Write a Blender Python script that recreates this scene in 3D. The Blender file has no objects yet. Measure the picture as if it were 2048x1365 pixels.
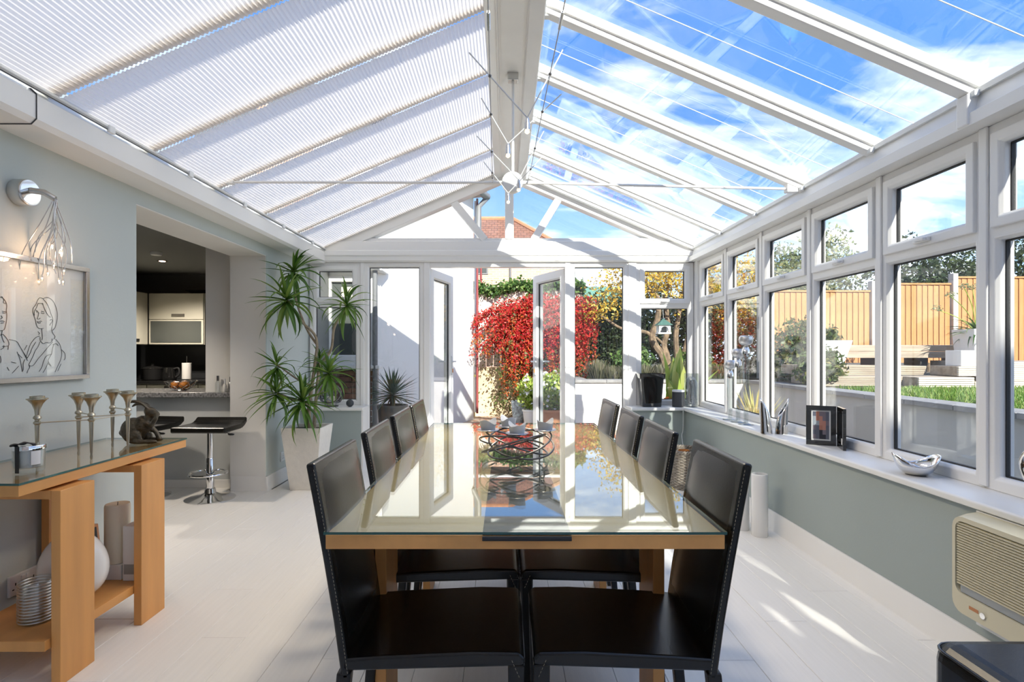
import bpy, bmesh, math, random
import numpy as np
from mathutils import Vector, Matrix, Euler
random.seed(7); rng = np.random.default_rng(11)
scene = bpy.context.scene
col = scene.collection
PI = math.pi

# ------------------------------------------------------------------ camera
FPX = 1100.0; VX, VY = 1012.0, 702.0; CH = 1.21
cam_d = bpy.data.cameras.new('camera'); cam = bpy.data.objects.new('camera', cam_d); col.objects.link(cam)
cam_d.sensor_fit = 'HORIZONTAL'; cam_d.sensor_width = 36.0; cam_d.lens = FPX/2048*36
cam_d.shift_x = (1024-VX)/2048; cam_d.shift_y = (VY-682.5)/2048
cam_d.clip_start = .02; cam_d.clip_end = 400
cam.location = (0, 0, CH); cam.rotation_euler = (PI/2, 0, 0)
scene.camera = cam
def P(x, y, Y):                       # a photo pixel at a chosen distance -> a point in the room
    return Vector(((x-VX)*Y/FPX, Y, CH-(y-VY)*Y/FPX))

# ------------------------------------------------------------------ view, sky, sun
scene.view_settings.view_transform = 'Standard'; scene.view_settings.look = 'None'
scene.view_settings.gamma = 1.0; scene.view_settings.use_curve_mapping = False
scene.view_settings.exposure = 1.97
scene.cycles.max_bounces = 8; scene.cycles.diffuse_bounces = 4; scene.cycles.glossy_bounces = 4
scene.cycles.transmission_bounces = 2; scene.cycles.transparent_max_bounces = 20
scene.cycles.caustics_reflective = False; scene.cycles.caustics_refractive = False
scene.cycles.sample_clamp_indirect = 6.0
scene.cycles.use_adaptive_sampling = True; scene.cycles.adaptive_threshold = .035; scene.cycles.adaptive_min_samples = 20
SUN_ENERGY = 2.6; SKY_STRENGTH = .70

world = bpy.data.worlds.new('sky'); scene.world = world; world.use_nodes = True
nt = world.node_tree; nt.nodes.clear()
def N(nt, t, **kw):
    n = nt.nodes.new(t)
    for k, v in kw.items():
        if k.startswith('i_'): n.inputs[k[2:].replace('_', ' ')].default_value = v
        else: setattr(n, k, v)
    return n
def ramp(nt, stops, interp='LINEAR'):
    r = nt.nodes.new('ShaderNodeValToRGB'); e = r.color_ramp.elements; r.color_ramp.interpolation = interp
    while len(e) < len(stops): e.new(0.5)
    for el, (p, c) in zip(e, stops):
        el.position = p; el.color = tuple(c) + ((1,) if len(c) == 3 else ())
    return r
L = nt.links.new
tc = N(nt, 'ShaderNodeTexCoord'); sep = N(nt, 'ShaderNodeSeparateXYZ'); L(tc.outputs['Generated'], sep.inputs[0])
sky = ramp(nt, [(0.0, (.46, .55, .66)), (.12, (.27, .41, .63)), (.35, (.075, .19, .45)), (.8, (.04, .125, .36))])
L(sep.outputs['Z'], sky.inputs[0])
mx = N(nt, 'ShaderNodeMath', operation='MAXIMUM'); L(sep.outputs['Z'], mx.inputs[0]); mx.inputs[1].default_value = 0
ad = N(nt, 'ShaderNodeMath', operation='ADD'); L(mx.outputs[0], ad.inputs[0]); ad.inputs[1].default_value = .25
dv = N(nt, 'ShaderNodeVectorMath', operation='DIVIDE'); L(tc.outputs['Generated'], dv.inputs[0])
cb = N(nt, 'ShaderNodeCombineXYZ')
for i in range(3): L(ad.outputs[0], cb.inputs[i])
L(cb.outputs[0], dv.inputs[1])
mp = N(nt, 'ShaderNodeMapping'); mp.inputs['Rotation'].default_value = (0, 0, .55); mp.inputs['Scale'].default_value = (1.0, 2.0, 1.0)
mp.inputs['Location'].default_value = (3.3, 1.7, 0)
L(dv.outputs[0], mp.inputs[0])
nz = N(nt, 'ShaderNodeTexNoise'); nz.inputs['Scale'].default_value = 1.7; nz.inputs['Detail'].default_value = 7; nz.inputs['Roughness'].default_value = .58
nz.inputs['Distortion'].default_value = .35
L(mp.outputs[0], nz.inputs['Vector'])
cl = ramp(nt, [(.44, (0, 0, 0)), (.70, (.85, .85, .85))]); L(nz.outputs['Fac'], cl.inputs[0])
mixc = N(nt, 'ShaderNodeMixRGB'); L(cl.outputs[0], mixc.inputs[0]); L(sky.outputs[0], mixc.inputs[1]); mixc.inputs[2].default_value = (.93, .91, .88, 1)
bg = N(nt, 'ShaderNodeBackground'); L(mixc.outputs[0], bg.inputs[0]); bg.inputs[1].default_value = SKY_STRENGTH
wo = N(nt, 'ShaderNodeOutputWorld'); L(bg.outputs[0], wo.inputs[0])

sun_d = bpy.data.lights.new('sun', 'SUN'); sun = bpy.data.objects.new('sun', sun_d); col.objects.link(sun)
sun_d.energy = SUN_ENERGY; sun_d.angle = math.radians(.6); sun_d.color = (1.0, .95, .86)
SUN_DIR = Vector((-.41, 1.71, -1.0)).normalized()
sun.rotation_euler = SUN_DIR.to_track_quat('-Z', 'Y').to_euler(); sun.location = (3, -8, 9)

# ------------------------------------------------------------------ materials
def srgb(r, g, b):
    f = lambda c: c/12.92 if c <= .04045 else ((c+.055)/1.055)**2.4
    return (f(r/255), f(g/255), f(b/255))
MATS = {}
def mat(name, c=(.8, .8, .8), rough=.5, metal=0.0, spec=.5, var=0.0, vscale=6.0, bump=0.0, bscale=60.0, coat=0.0, stretch=None, emit=None, estr=0.0, trans=0.0, sub=0.0, sheen=0.0):
    m = bpy.data.materials.new(name); m.use_nodes = True; MATS[name] = m
    t = m.node_tree; b = t.nodes['Principled BSDF']
    b.inputs['Base Color'].default_value = tuple(c) + (1,); b.inputs['Roughness'].default_value = rough
    b.inputs['Metallic'].default_value = metal; b.inputs['Specular IOR Level'].default_value = spec
    b.inputs['Coat Weight'].default_value = coat; b.inputs['Coat Roughness'].default_value = .08
    b.inputs['Transmission Weight'].default_value = trans; b.inputs['Sheen Weight'].default_value = sheen
    if sub: b.inputs['Subsurface Weight'].default_value = sub; b.inputs['Subsurface Radius'].default_value = (.02, .015, .01)
    if emit: b.inputs['Emission Color'].default_value = tuple(emit)+(1,); b.inputs['Emission Strength'].default_value = estr
    if var or bump:
        co = N(t, 'ShaderNodeTexCoord'); mpn = N(t, 'ShaderNodeMapping'); t.links.new(co.outputs['Object'], mpn.inputs[0])
        if stretch: mpn.inputs['Scale'].default_value = stretch
    if var:
        n = N(t, 'ShaderNodeTexNoise'); n.inputs['Scale'].default_value = vscale; n.inputs['Detail'].default_value = 5
        t.links.new(mpn.outputs[0], n.inputs['Vector'])
        r = ramp(t, [(.25, tuple(max(0, x*(1-var)) for x in c)), (.75, tuple(min(1, x*(1+var)) for x in c))])
        t.links.new(n.outputs['Fac'], r.inputs[0]); t.links.new(r.outputs[0], b.inputs['Base Color'])
    if bump:
        n2 = N(t, 'ShaderNodeTexNoise'); n2.inputs['Scale'].default_value = bscale; n2.inputs['Detail'].default_value = 4
        t.links.new(mpn.outputs[0], n2.inputs['Vector'])
        bp = N(t, 'ShaderNodeBump'); bp.inputs['Strength'].default_value = bump; bp.inputs['Distance'].default_value = .01
        t.links.new(n2.outputs['Fac'], bp.inputs['Height']); t.links.new(bp.outputs[0], b.inputs['Normal'])
    return m
def glass(name, f0=.04, tint=(.97, .985, .98), rough=0.0, body=0.0, bodycol=(.9, .92, .92)):
    m = bpy.data.materials.new(name); m.use_nodes = True; MATS[name] = m
    t = m.node_tree; t.nodes.clear()
    lw = N(t, 'ShaderNodeLayerWeight'); lw.inputs['Blend'].default_value = .5
    pw = N(t, 'ShaderNodeMath', operation='POWER'); pw.inputs[1].default_value = 5; t.links.new(lw.outputs['Facing'], pw.inputs[0])
    ma = N(t, 'ShaderNodeMath', operation='MULTIPLY_ADD'); ma.inputs[1].default_value = 1-f0; ma.inputs[2].default_value = f0; t.links.new(pw.outputs[0], ma.inputs[0])
    tr = N(t, 'ShaderNodeBsdfTransparent'); tr.inputs[0].default_value = tuple(tint)+(1,)
    gl = N(t, 'ShaderNodeBsdfGlossy'); gl.inputs['Roughness'].default_value = rough; gl.inputs['Color'].default_value = (1, 1, 1, 1)
    src = tr
    if body:
        df = N(t, 'ShaderNodeBsdfDiffuse'); df.inputs[0].default_value = tuple(bodycol)+(1,)
        mb_ = N(t, 'ShaderNodeMixShader'); mb_.inputs[0].default_value = body; t.links.new(tr.outputs[0], mb_.inputs[1]); t.links.new(df.outputs[0], mb_.inputs[2]); src = mb_
    mi = N(t, 'ShaderNodeMixShader'); t.links.new(ma.outputs[0], mi.inputs[0]); t.links.new(src.outputs[0], mi.inputs[1]); t.links.new(gl.outputs[0], mi.inputs[2])
    o = N(t, 'ShaderNodeOutputMaterial'); t.links.new(mi.outputs[0], o.inputs[0])
    return m
def translucent(name, c, mixf=.5):
    m = bpy.data.materials.new(name); m.use_nodes = True; MATS[name] = m
    t = m.node_tree; t.nodes.clear()
    d = N(t, 'ShaderNodeBsdfDiffuse'); d.inputs[0].default_value = tuple(c)+(1,)
    s = N(t, 'ShaderNodeBsdfTranslucent'); s.inputs[0].default_value = tuple(c)+(1,)
    mi = N(t, 'ShaderNodeMixShader'); mi.inputs[0].default_value = mixf
    t.links.new(d.outputs[0], mi.inputs[1]); t.links.new(s.outputs[0], mi.inputs[2])
    o = N(t, 'ShaderNodeOutputMaterial'); t.links.new(mi.outputs[0], o.inputs[0]); return m
def foliage(name, stops, rough=.5, trans=.35):       # each leaf takes its own colour
    m = bpy.data.materials.new(name); m.use_nodes = True; MATS[name] = m
    t = m.node_tree; t.nodes.clear()
    g = N(t, 'ShaderNodeNewGeometry'); r = ramp(t, stops); oi = N(t, 'ShaderNodeObjectInfo'); sm_ = N(t, 'ShaderNodeMath', operation='ADD'); fr_ = N(t, 'ShaderNodeMath', operation='FRACT')
    t.links.new(g.outputs['Random Per Island'], sm_.inputs[0]); t.links.new(oi.outputs['Random'], sm_.inputs[1]); t.links.new(sm_.outputs[0], fr_.inputs[0]); t.links.new(fr_.outputs[0], r.inputs[0])
    b = N(t, 'ShaderNodeBsdfPrincipled'); b.inputs['Roughness'].default_value = rough; t.links.new(r.outputs[0], b.inputs['Base Color'])
    s = N(t, 'ShaderNodeBsdfTranslucent'); t.links.new(r.outputs[0], s.inputs[0])
    mi = N(t, 'ShaderNodeMixShader'); mi.inputs[0].default_value = trans
    t.links.new(b.outputs[0], mi.inputs[1]); t.links.new(s.outputs[0], mi.inputs[2])
    o = N(t, 'ShaderNodeOutputMaterial'); t.links.new(mi.outputs[0], o.inputs[0]); return m
def brickmat(name, c1, c2, mortar, scale=1.0, bw=.225, rh=.075, plane='XZ'):
    m = bpy.data.materials.new(name); m.use_nodes = True; MATS[name] = m
    t = m.node_tree; b = t.nodes['Principled BSDF']; b.inputs['Roughness'].default_value = .85
    co = N(t, 'ShaderNodeTexCoord'); sp = N(t, 'ShaderNodeSeparateXYZ'); t.links.new(co.outputs['Object'], sp.inputs[0])
    cm = N(t, 'ShaderNodeCombineXYZ'); t.links.new(sp.outputs[plane[0]], cm.inputs[0]); t.links.new(sp.outputs[plane[1]], cm.inputs[1])
    br = N(t, 'ShaderNodeTexBrick'); t.links.new(cm.outputs[0], br.inputs['Vector'])
    br.inputs['Color1'].default_value = tuple(c1)+(1,); br.inputs['Color2'].default_value = tuple(c2)+(1,); br.inputs['Mortar'].default_value = tuple(mortar)+(1,)
    br.inputs['Scale'].default_value = scale; br.inputs['Brick Width'].default_value = bw; br.inputs['Row Height'].default_value = rh
    br.inputs['Mortar Size'].default_value = .01
    t.links.new(br.outputs['Color'], b.inputs['Base Color']); return m

mat('upvc', (.88, .865, .83), .32, var=.02, vscale=2)
mat('upvc_rubber', (.03, .03, .03), .6)
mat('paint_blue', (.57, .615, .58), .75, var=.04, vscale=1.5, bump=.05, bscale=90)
mat('paint_blue_shaded', (.355, .405, .385), .75, var=.04, vscale=1.5, bump=.05, bscale=90)  # blue paint again, with the dwarf walls' backlit shade put into its colour
mat('paint_white', (.84, .825, .78), .7, var=.03, vscale=2, bump=.04, bscale=80)
mat('paint_grey', (.56, .58, .57), .75, var=.06, vscale=3)
mat('board_white', (.86, .835, .78), .38, var=.03, vscale=5, bump=.10, bscale=26, stretch=(14, .8, 1))
mat('board_gap', (.45, .45, .43), .8)
mat('sill_white', (.83, .82, .78), .35, var=.03)
translucent('blind', (.93, .875, .835), .53)
mat('leather', (.0065, .006, .0052), .26, spec=.45, bump=.04, bscale=240, var=.25, vscale=9)
mat('leather_worn', (.010, .009, .0075), .28, spec=.8, bump=.03, bscale=200)
mat('stitch', (.34, .29, .20), .8)
mat('rod_silver', (.78, .77, .74), .35, .4)
mat('honey_wood', (.70, .335, .10), .42, var=.20, vscale=7, stretch=(1.2, 1.2, .12), bump=.03, bscale=50)
mat('honey_wood_y', (.70, .335, .10), .42, var=.20, vscale=7, stretch=(1.2, .12, 1.2), bump=.03, bscale=50)
mat('maple', (.62, .44, .24), .45, var=.10, vscale=6, stretch=(1.2, .12, 1.2))
glass('pane'); glass('roof_pane', .05, (.95, .975, .985))
glass('table_glass', .06, (.93, .97, .95)); glass('clear_glass', .10, (.90, .92, .92))
glass('stick_glass', .14, (.84, .87, .87))
mat('glass_edge', (.01, .075, .06), .1, spec=.8)
mat('chrome', (.80, .80, .80), .06, 1.0)
mat('steel', (.62, .62, .61), .22, 1.0)
mat('silver_matt', (.66, .66, .66), .38, 1.0)
mat('pewter', (.50, .455, .35), .30, 1.0, var=.15)
mat('gunmetal', (.20, .19, .18), .30, 1.0)
mat('bronze', (.10, .085, .06), .42, .75, var=.5, vscale=30, bump=.6, bscale=60)
mat('black_gloss', (.012, .012, .012), .08, coat=.6)
mat('black_matt', (.02, .02, .021), .6)
mat('dark_grey', (.06, .062, .065), .6)
mat('runner', (.018, .018, .02), .75, bump=.2, bscale=300)
mat('ceramic_white', (.80, .80, .78), .22, coat=.3)
mat('plastic_white', (.80, .81, .80), .35)
mat('planter_stone', (.72, .69, .63), .7, var=.05, vscale=25, bump=.12, bscale=70)
mat('planter_white', (.82, .82, .80), .5)
mat('soil', (.045, .03, .02), .95, bump=.6, bscale=40)
mat('candle_wax', (.82, .76, .60), .5, sub=.2)
mat('wax_white', (.82, .80, .74), .5)
mat('frosted', (.86, .87, .87), .5)
mat('wicker', (.30, .265, .22), .75, var=.35, vscale=40)
mat('heater_cream', (.66, .61, .44), .42)
mat('heater_grey', (.34, .36, .36), .4)
mat('heater_dark', (.03, .028, .02), .7)
mat('copper_sticker', (.50, .20, .07), .4)
mat('paper', (.80, .79, .76), .8)
mat('ink', (.03, .03, .03), .8)
mat('granite', (.22, .22, .22), .25, var=.9, vscale=55)
mat('kitchen_cream', (.62, .60, .50), .35)
mat('kitchen_dark', (.035, .037, .04), .25)
mat('kitchen_glass', (.075, .085, .08), .2, coat=.3)
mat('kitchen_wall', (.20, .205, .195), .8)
mat('stem', (.36, .29, .20), .85, var=.35, vscale=30, bump=.4, bscale=60)
foliage('dracaena', [(0, (.045, .12, .015)), (.5, (.10, .22, .03)), (1, (.24, .36, .07))], .4, .25)
foliage('yucca', [(0, (.06, .095, .06)), (.6, (.12, .17, .11)), (1, (.26, .28, .18))], .45, .2)
mat('orange', (.62, .22, .03), .5)
mat('blue_tub', (.38, .62, .66), .5)
mat('rope', (.28, .12, .07), .8)
mat('terracotta', (.48, .22, .11), .8, var=.15)
mat('render_white', (.84, .83, .80), .85, var=.03, vscale=1.2, bump=.1, bscale=60)
mat('render_tan', (.58, .47, .30), .9, var=.25, vscale=1.5)
mat('render_grey_shaded', (.40, .40, .39), .9, var=.10, vscale=1.4)  # shade on the bed's side and retaining wall is put into this grey
mat('coping', (.26, .255, .25), .85, var=.2, vscale=9)
mat('paving', (.42, .33, .25), .9, var=.25, vscale=4)
mat('garden_soil', (.10, .08, .05), .95, var=.3, vscale=6)
mat('fence_wood', (.46, .22, .085), .8, var=.22, vscale=4, stretch=(3, 3, .5))
mat('fence_pale', (.70, .62, .54), .85, var=.15, vscale=4, stretch=(3, 3, .4))
mat('sleeper', (.36, .30, .23), .85, var=.3, vscale=6, stretch=(.3, 3, 3))
mat('deck_pale', (.58, .53, .44), .85, var=.2, vscale=6, stretch=(.3, 3, 3))
mat('concrete', (.45, .44, .42), .9, var=.1)
mat('bark', (.19, .135, .085), .9, var=.6, vscale=14, bump=.5, bscale=30)
mat('brick_a', (.30, .15, .095), .9, var=.2, vscale=20); mat('brick_b', (.22, .12, .085), .9, var=.2, vscale=20)
mat('mortar', (.42, .38, .33), .95)
brickmat('brick_far', (.52, .30, .20), (.60, .38, .26), (.55, .46, .38))
brickmat('roof_tiles', (.22, .10, .065), (.27, .125, .08), (.09, .045, .03), bw=.22, rh=.13)
mat('pipe_grey', (.16, .165, .17), .4)
mat('pipe_red', (.24, .05, .05), .5)
mat('roof_green', (.05, .12, .095), .6)
mat('green_felt', (.12, .26, .20), .7)
foliage('red_leaf', [(0, (.35, .012, .02)), (.5, (.60, .03, .035)), (.85, (.75, .08, .05)), (1, (.40, .10, .04))])
foliage('orange_leaf', [(0, (.45, .10, .015)), (.5, (.68, .17, .03)), (.8, (.55, .06, .03)), (1, (.25, .22, .05))])
foliage('olive_leaf', [(0, (.05, .085, .02)), (.6, (.12, .17, .045)), (1, (.25, .22, .07))])
foliage('dark_leaf', [(0, (.018, .035, .016)), (.6, (.05, .085, .03)), (1, (.12, .16, .06))])
foliage('ivy_leaf', [(0, (.03, .08, .015)), (.6, (.09, .18, .04)), (1, (.22, .32, .09))])
foliage('yellow_leaf', [(0, (.45, .26, .03)), (.5, (.72, .46, .06)), (.9, (.55, .48, .10)), (1, (.20, .20, .05))])
foliage('bright_leaf', [(0, (.20, .34, .04)), (.6, (.38, .50, .09)), (1, (.60, .62, .20))])
foliage('lavender_leaf', [(0, (.09, .10, .055)), (.6, (.19, .19, .11)), (1, (.30, .26, .20))])
foliage('pale_leaf', [(0, (.16, .20, .08)), (.6, (.30, .34, .16)), (1, (.46, .42, .24))])
foliage('grass_blade', [(0, (.09, .19, .03)), (.6, (.17, .30, .05)), (1, (.36, .40, .12))])
foliage('straw_blade', [(0, (.42, .30, .10)), (.6, (.62, .50, .20)), (1, (.45, .48, .18))])
foliage('petal_white', [(0, (.80, .78, .80)), (1, (.88, .86, .88))])

# ------------------------------------------------------------------ helpers
class MB:
    def __init__(s): s.v = []; s.f = []; s.m = []
    def add(s, vs, fs, m=0):
        o = len(s.v); s.v += [tuple(v) for v in vs]; s.f += [tuple(i+o for i in f) for f in fs]; s.m += [m]*len(fs); return s
    def box(s, a, b, m=0):
        (x0, y0, z0), (x1, y1, z1) = a, b
        x0, x1 = min(x0, x1), max(x0, x1); y0, y1 = min(y0, y1), max(y0, y1); z0, z1 = min(z0, z1), max(z0, z1)
        return s.add([(x0,y0,z0),(x1,y0,z0),(x1,y1,z0),(x0,y1,z0),(x0,y0,z1),(x1,y0,z1),(x1,y1,z1),(x0,y1,z1)],
                     [(3,2,1,0),(4,5,6,7),(0,1,5,4),(1,2,6,5),(2,3,7,6),(3,0,4,7)], m)
    def hexa(s, v, m=0):      # bottom four then top four
        return s.add(v, [(3,2,1,0),(4,5,6,7),(0,1,5,4),(1,2,6,5),(2,3,7,6),(3,0,4,7)], m)
    def beam(s, p, q, w, h, side=None, m=0):
        p, q = Vector(p), Vector(q); d = (q-p).normalized()
        sd = Vector(side) if side else (d.cross(Vector((0,0,1))) if abs(d.z) < .99 else Vector((1,0,0)))
        sd = (sd-d*sd.dot(d)).normalized(); up = sd.cross(d).normalized()
        a, b = sd*w/2, up*h/2
        return s.hexa([p-a-b, p+a-b, q+a-b, q-a-b, p-a+b, p+a+b, q+a+b, q-a+b], m)
    def tube(s, pts, r, seg=8, closed=False, m=0, flat=1.0):
        pts = [Vector(p) for p in pts]; n = len(pts); rr = r if isinstance(r, (list, tuple)) else [r]*n
        o = len(s.v); prev = None
        for i in range(n):
            a = pts[i-1] if (i > 0 or closed) else pts[i]; b = pts[(i+1) % n] if (i < n-1 or closed) else pts[i]
            d = (b-a); d = d.normalized() if d.length > 1e-9 else Vector((0,0,1))
            if prev is None:
                u = d.cross(Vector((0,0,1)) if abs(d.z) < .9 else Vector((1,0,0))).normalized()
            else:
                u = (prev-d*prev.dot(d)); u = u.normalized() if u.length > 1e-6 else d.orthogonal().normalized()
            prev = u; w = d.cross(u)
            for k in range(seg):
                t = 2*PI*k/seg; s.v.append(tuple(pts[i]+u*(math.cos(t)*rr[i])+w*(math.sin(t)*rr[i]*flat)))
        for i in range(n if closed else n-1):
            j = (i+1) % n
            for k in range(seg):
                l = (k+1) % seg; s.f.append((o+i*seg+k, o+i*seg+l, o+j*seg+l, o+j*seg+k)); s.m.append(m)
        if not closed:
            s.f.append(tuple(o+k for k in range(seg))[::-1]); s.f.append(tuple(o+(n-1)*seg+k for k in range(seg))); s.m += [m, m]
        return s
    def lathe(s, prof, c=(0,0,0), seg=24, axis='z', m=0, sx=1.0, sy=1.0, caps=True):
        o = len(s.v); c = Vector(c)
        for r, z in prof:
            for k in range(seg):
                t = 2*PI*k/seg; x, y = r*math.cos(t)*sx, r*math.sin(t)*sy
                s.v.append(tuple(c+(Vector((x,y,z)) if axis == 'z' else Vector((z,x,y)) if axis == 'x' else Vector((y,z,x)))))
        for i in range(len(prof)-1):
            for k in range(seg):
                l = (k+1) % seg; s.f.append((o+i*seg+k, o+i*seg+l, o+(i+1)*seg+l, o+(i+1)*seg+k)); s.m.append(m)
        if caps:
            s.f.append(tuple(o+k for k in range(seg))[::-1]); e = o+(len(prof)-1)*seg; s.f.append(tuple(e+k for k in range(seg))); s.m += [m, m]
        return s
    def ell(s, c, r, seg=16, rings=10, m=0, rot=None):
        r = (r, r, r) if not isinstance(r, (tuple, list)) else r; o = len(s.v); c = Vector(c)
        for i in range(rings+1):
            a = -PI/2+PI*i/rings; q = max(math.cos(a), 1e-3)
            for k in range(seg):
                t = 2*PI*k/seg; v = Vector((r[0]*q*math.cos(t), r[1]*q*math.sin(t), r[2]*math.sin(a)))
                s.v.append(tuple(c+(rot @ v if rot else v)))
        for i in range(rings):
            for k in range(seg):
                l = (k+1) % seg; s.f.append((o+i*seg+k, o+i*seg+l, o+(i+1)*seg+l, o+(i+1)*seg+k)); s.m.append(m)
        s.f.append(tuple(o+k for k in range(seg))[::-1]); s.f.append(tuple(o+rings*seg+k for k in range(seg))); s.m += [m, m]
        return s
    def prism(s, poly, h0, h1, axis='z', m=0):
        n = len(poly)
        mk = {'z': lambda a, b, h: (a, b, h), 'y': lambda a, b, h: (a, h, b), 'x': lambda a, b, h: (h, a, b)}[axis]
        vs = [mk(a, b, h0) for a, b in poly]+[mk(a, b, h1) for a, b in poly]
        return s.add(vs, [tuple(range(n))[::-1], tuple(range(n, 2*n))]+[(i, (i+1) % n, n+(i+1) % n, n+i) for i in range(n)], m)
    def build(s, name, mats, parent=None, smooth=False, bev=0, bseg=2, sub=0, fix=True, ang=40):
        me = bpy.data.meshes.new(name); me.from_pydata(s.v, [], s.f)
        if isinstance(mats, str): mats = [mats]
        for k in mats: me.materials.append(MATS[k])
        if len(mats) > 1: me.polygons.foreach_set('material_index', s.m)
        if fix:
            bm = bmesh.new(); bm.from_mesh(me); bmesh.ops.recalc_face_normals(bm, faces=bm.faces); bm.to_mesh(me); bm.free()
        if smooth:
            me.polygons.foreach_set('use_smooth', [True]*len(me.polygons)); me.set_sharp_from_angle(angle=math.radians(ang))
        me.update()
        o = bpy.data.objects.new(name, me); link(o, parent)
        if bev:
            b = o.modifiers.new('bevel', 'BEVEL'); b.width = bev; b.segments = bseg; b.limit_method = 'ANGLE'; b.angle_limit = math.radians(35)
        if sub:
            b = o.modifiers.new('subdiv', 'SUBSURF'); b.levels = sub; b.render_levels = sub
        return o
def link(o, parent=None):
    col.objects.link(o)
    if parent is not None:
        o.parent = parent
        if parent.type == 'EMPTY': o.matrix_parent_inverse = Matrix.Translation(-parent.location)
    return o
def thing(name, label, cat, loc=(0,0,0), group=None, kind=None):
    o = bpy.data.objects.new(name, None); col.objects.link(o); o.location = loc; o.empty_display_size = .05
    if label: o['label'] = label
    if cat: o['category'] = cat
    if group: o['group'] = group
    if kind: o['kind'] = kind
    return o
def tag(o, label, cat, group=None, kind=None):
    o['label'] = label; o['category'] = cat
    if group: o['group'] = group
    if kind: o['kind'] = kind
    return o
def struct(o, label=None):
    o['kind'] = 'structure'
    if label: o['label'] = label
    return o
def sname(name, label=None):          # an Empty for a piece of the setting
    o = bpy.data.objects.new(name, None); col.objects.link(o); o.empty_display_size = .05; return struct(o, label)
def stuff(o): o['kind'] = 'stuff'; return o
def copy_tree(o, parent=None):
    c = o.copy(); col.objects.link(c)
    if parent is not None: c.parent = parent
    for ch in list(o.children): copy_tree(ch, c)
    return c
def rbox(name, a, b, m, parent=None, bev=.004, seg=2): return MB().box(a, b).build(name, m, parent, bev=bev, bseg=seg)
def smoothpath(pts, n=6):             # Catmull-Rom
    pts = [Vector(p) for p in pts]; out = []
    for i in range(len(pts)-1):
        a = pts[max(i-1, 0)]; b = pts[i]; c = pts[i+1]; d = pts[min(i+2, len(pts)-1)]
        for k in range(n):
            t = k/n; out.append(.5*((2*b)+(c-a)*t+(2*a-5*b+4*c-d)*t*t+(3*b-a-3*c+d)*t*t*t))
    return out+[pts[-1]]
def quads_mesh(name, V, m, parent=None):      # V: (n,4,3) array of leaf quads, one object
    V = np.asarray(V, dtype=np.float32); n = len(V)
    me = bpy.data.meshes.new(name); me.vertices.add(4*n); me.vertices.foreach_set('co', V.reshape(-1))
    me.loops.add(4*n); me.loops.foreach_set('vertex_index', np.arange(4*n, dtype=np.int32))
    me.polygons.add(n); me.polygons.foreach_set('loop_start', np.arange(0, 4*n, 4, dtype=np.int32))
    me.materials.append(MATS[m]); me.update(calc_edges=True); me.validate()
    return link(bpy.data.objects.new(name, me), parent)
def leaves(pts, size, asp=.5, droop=0.0):     # diamond leaves in all directions
    pts = np.asarray(pts); n = len(pts)
    d = rng.normal(size=(n, 3)); d[:, 2] -= droop; d /= np.linalg.norm(d, axis=1)[:, None]
    u = np.cross(d, rng.normal(size=(n, 3))); u /= np.linalg.norm(u, axis=1)[:, None]
    sz = size*rng.uniform(.6, 1.3, n)[:, None]
    nrm = np.cross(d, u)*.18*sz
    return np.stack([pts-d*sz*.5, pts+u*sz*asp*.5+nrm, pts+d*sz*.5, pts-u*sz*asp*.5+nrm], 1)
def blob(c, r, n, power=.45, bottom=-1.0):    # points in an ellipsoid, denser outwards, lumpy
    d = rng.normal(size=(n, 3)); d /= np.linalg.norm(d, axis=1)[:, None]
    d = d[d[:, 2] > bottom]; n = len(d)
    lump = 1+.16*np.sin(d[:, 0]*7+c[0]*3)*np.cos(d[:, 2]*6+c[1])+.10*np.sin(d[:, 1]*11+c[2])
    q = rng.uniform(0, 1, n)**power*lump
    return np.asarray(c)+d*q[:, None]*np.asarray(r)

# ------------------------------------------------------------------ room dimensions
XL, XR = -2.07, 1.81           # painted faces of the left wall and of the right dwarf wall
WX = 1.99                      # inner face of the right window frames
GY, BY = 5.75, -1.6            # inner face of the gable frames, back end of the room
SZ = .64                       # window sill height
HZ = 2.135                     # window head
PITCH = .43
BAYS = [1.62, 2.285, 2.925, 3.60, 4.28, 4.97, 5.66]
BACK = [-1.55, -1.08, -.40, .28, .95]
zl = lambda x: 2.30+PITCH*(x+1.9)        # left and right roof planes
zr = lambda x: 2.30+PITCH*(1.97-x)
RX = .035; RZ = zl(RX)

# floor: white painted boards
fl = struct(MB().box((-3.9, BY-.2, -.12), (XR+.2, 5.95, -.012)).build('floor', 'board_gap'), 'white painted floorboards')
def plank_mesh(w):
    h, c = w/2-.0006, .0016
    m = MB(); m.add([(-h,0,-.012),(h,0,-.012),(h,1,-.012),(-h,1,-.012),(-h,0,-c),(h,0,-c),(h,1,-c),(-h,1,-c),(-h+c,.002,0),(h-c,.002,0),(h-c,.998,0),(-h+c,.998,0)],
        [(0,1,5,4),(1,2,6,5),(2,3,7,6),(3,0,4,7),(4,5,9,8),(5,6,10,9),(6,7,11,10),(7,4,8,11),(8,9,10,11),(3,2,1,0)])
    return m
PW = .188
pm0 = plank_mesh(PW).build('floorboard', 'board_white', fl); plank_me = pm0.data; first = True
x = XR+.1-PW/2; row = 0
while x > -3.85:
    y0, y1 = (BY, 5.9) if x > XL else (3.05, 4.88)
    if x < XL and x > XL-.35: y0, y1 = 3.05, 4.80
    y = y0; cut = (row*.47) % 1.25+.15
    while y < y1-.01:
        ye = min(y1, y+cut); cut = 1.25
        if ye > 1.0 or x < XL:
            o = pm0 if first else bpy.data.objects.new('floorboard', plank_me)
            if not first: link(o, fl)
            first = False; o.location = (x, y, random.uniform(-.0004, .0004)); o.scale = (1, ye-y-.0012, 1)
        y = ye
    x -= PW; row += 1
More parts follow.
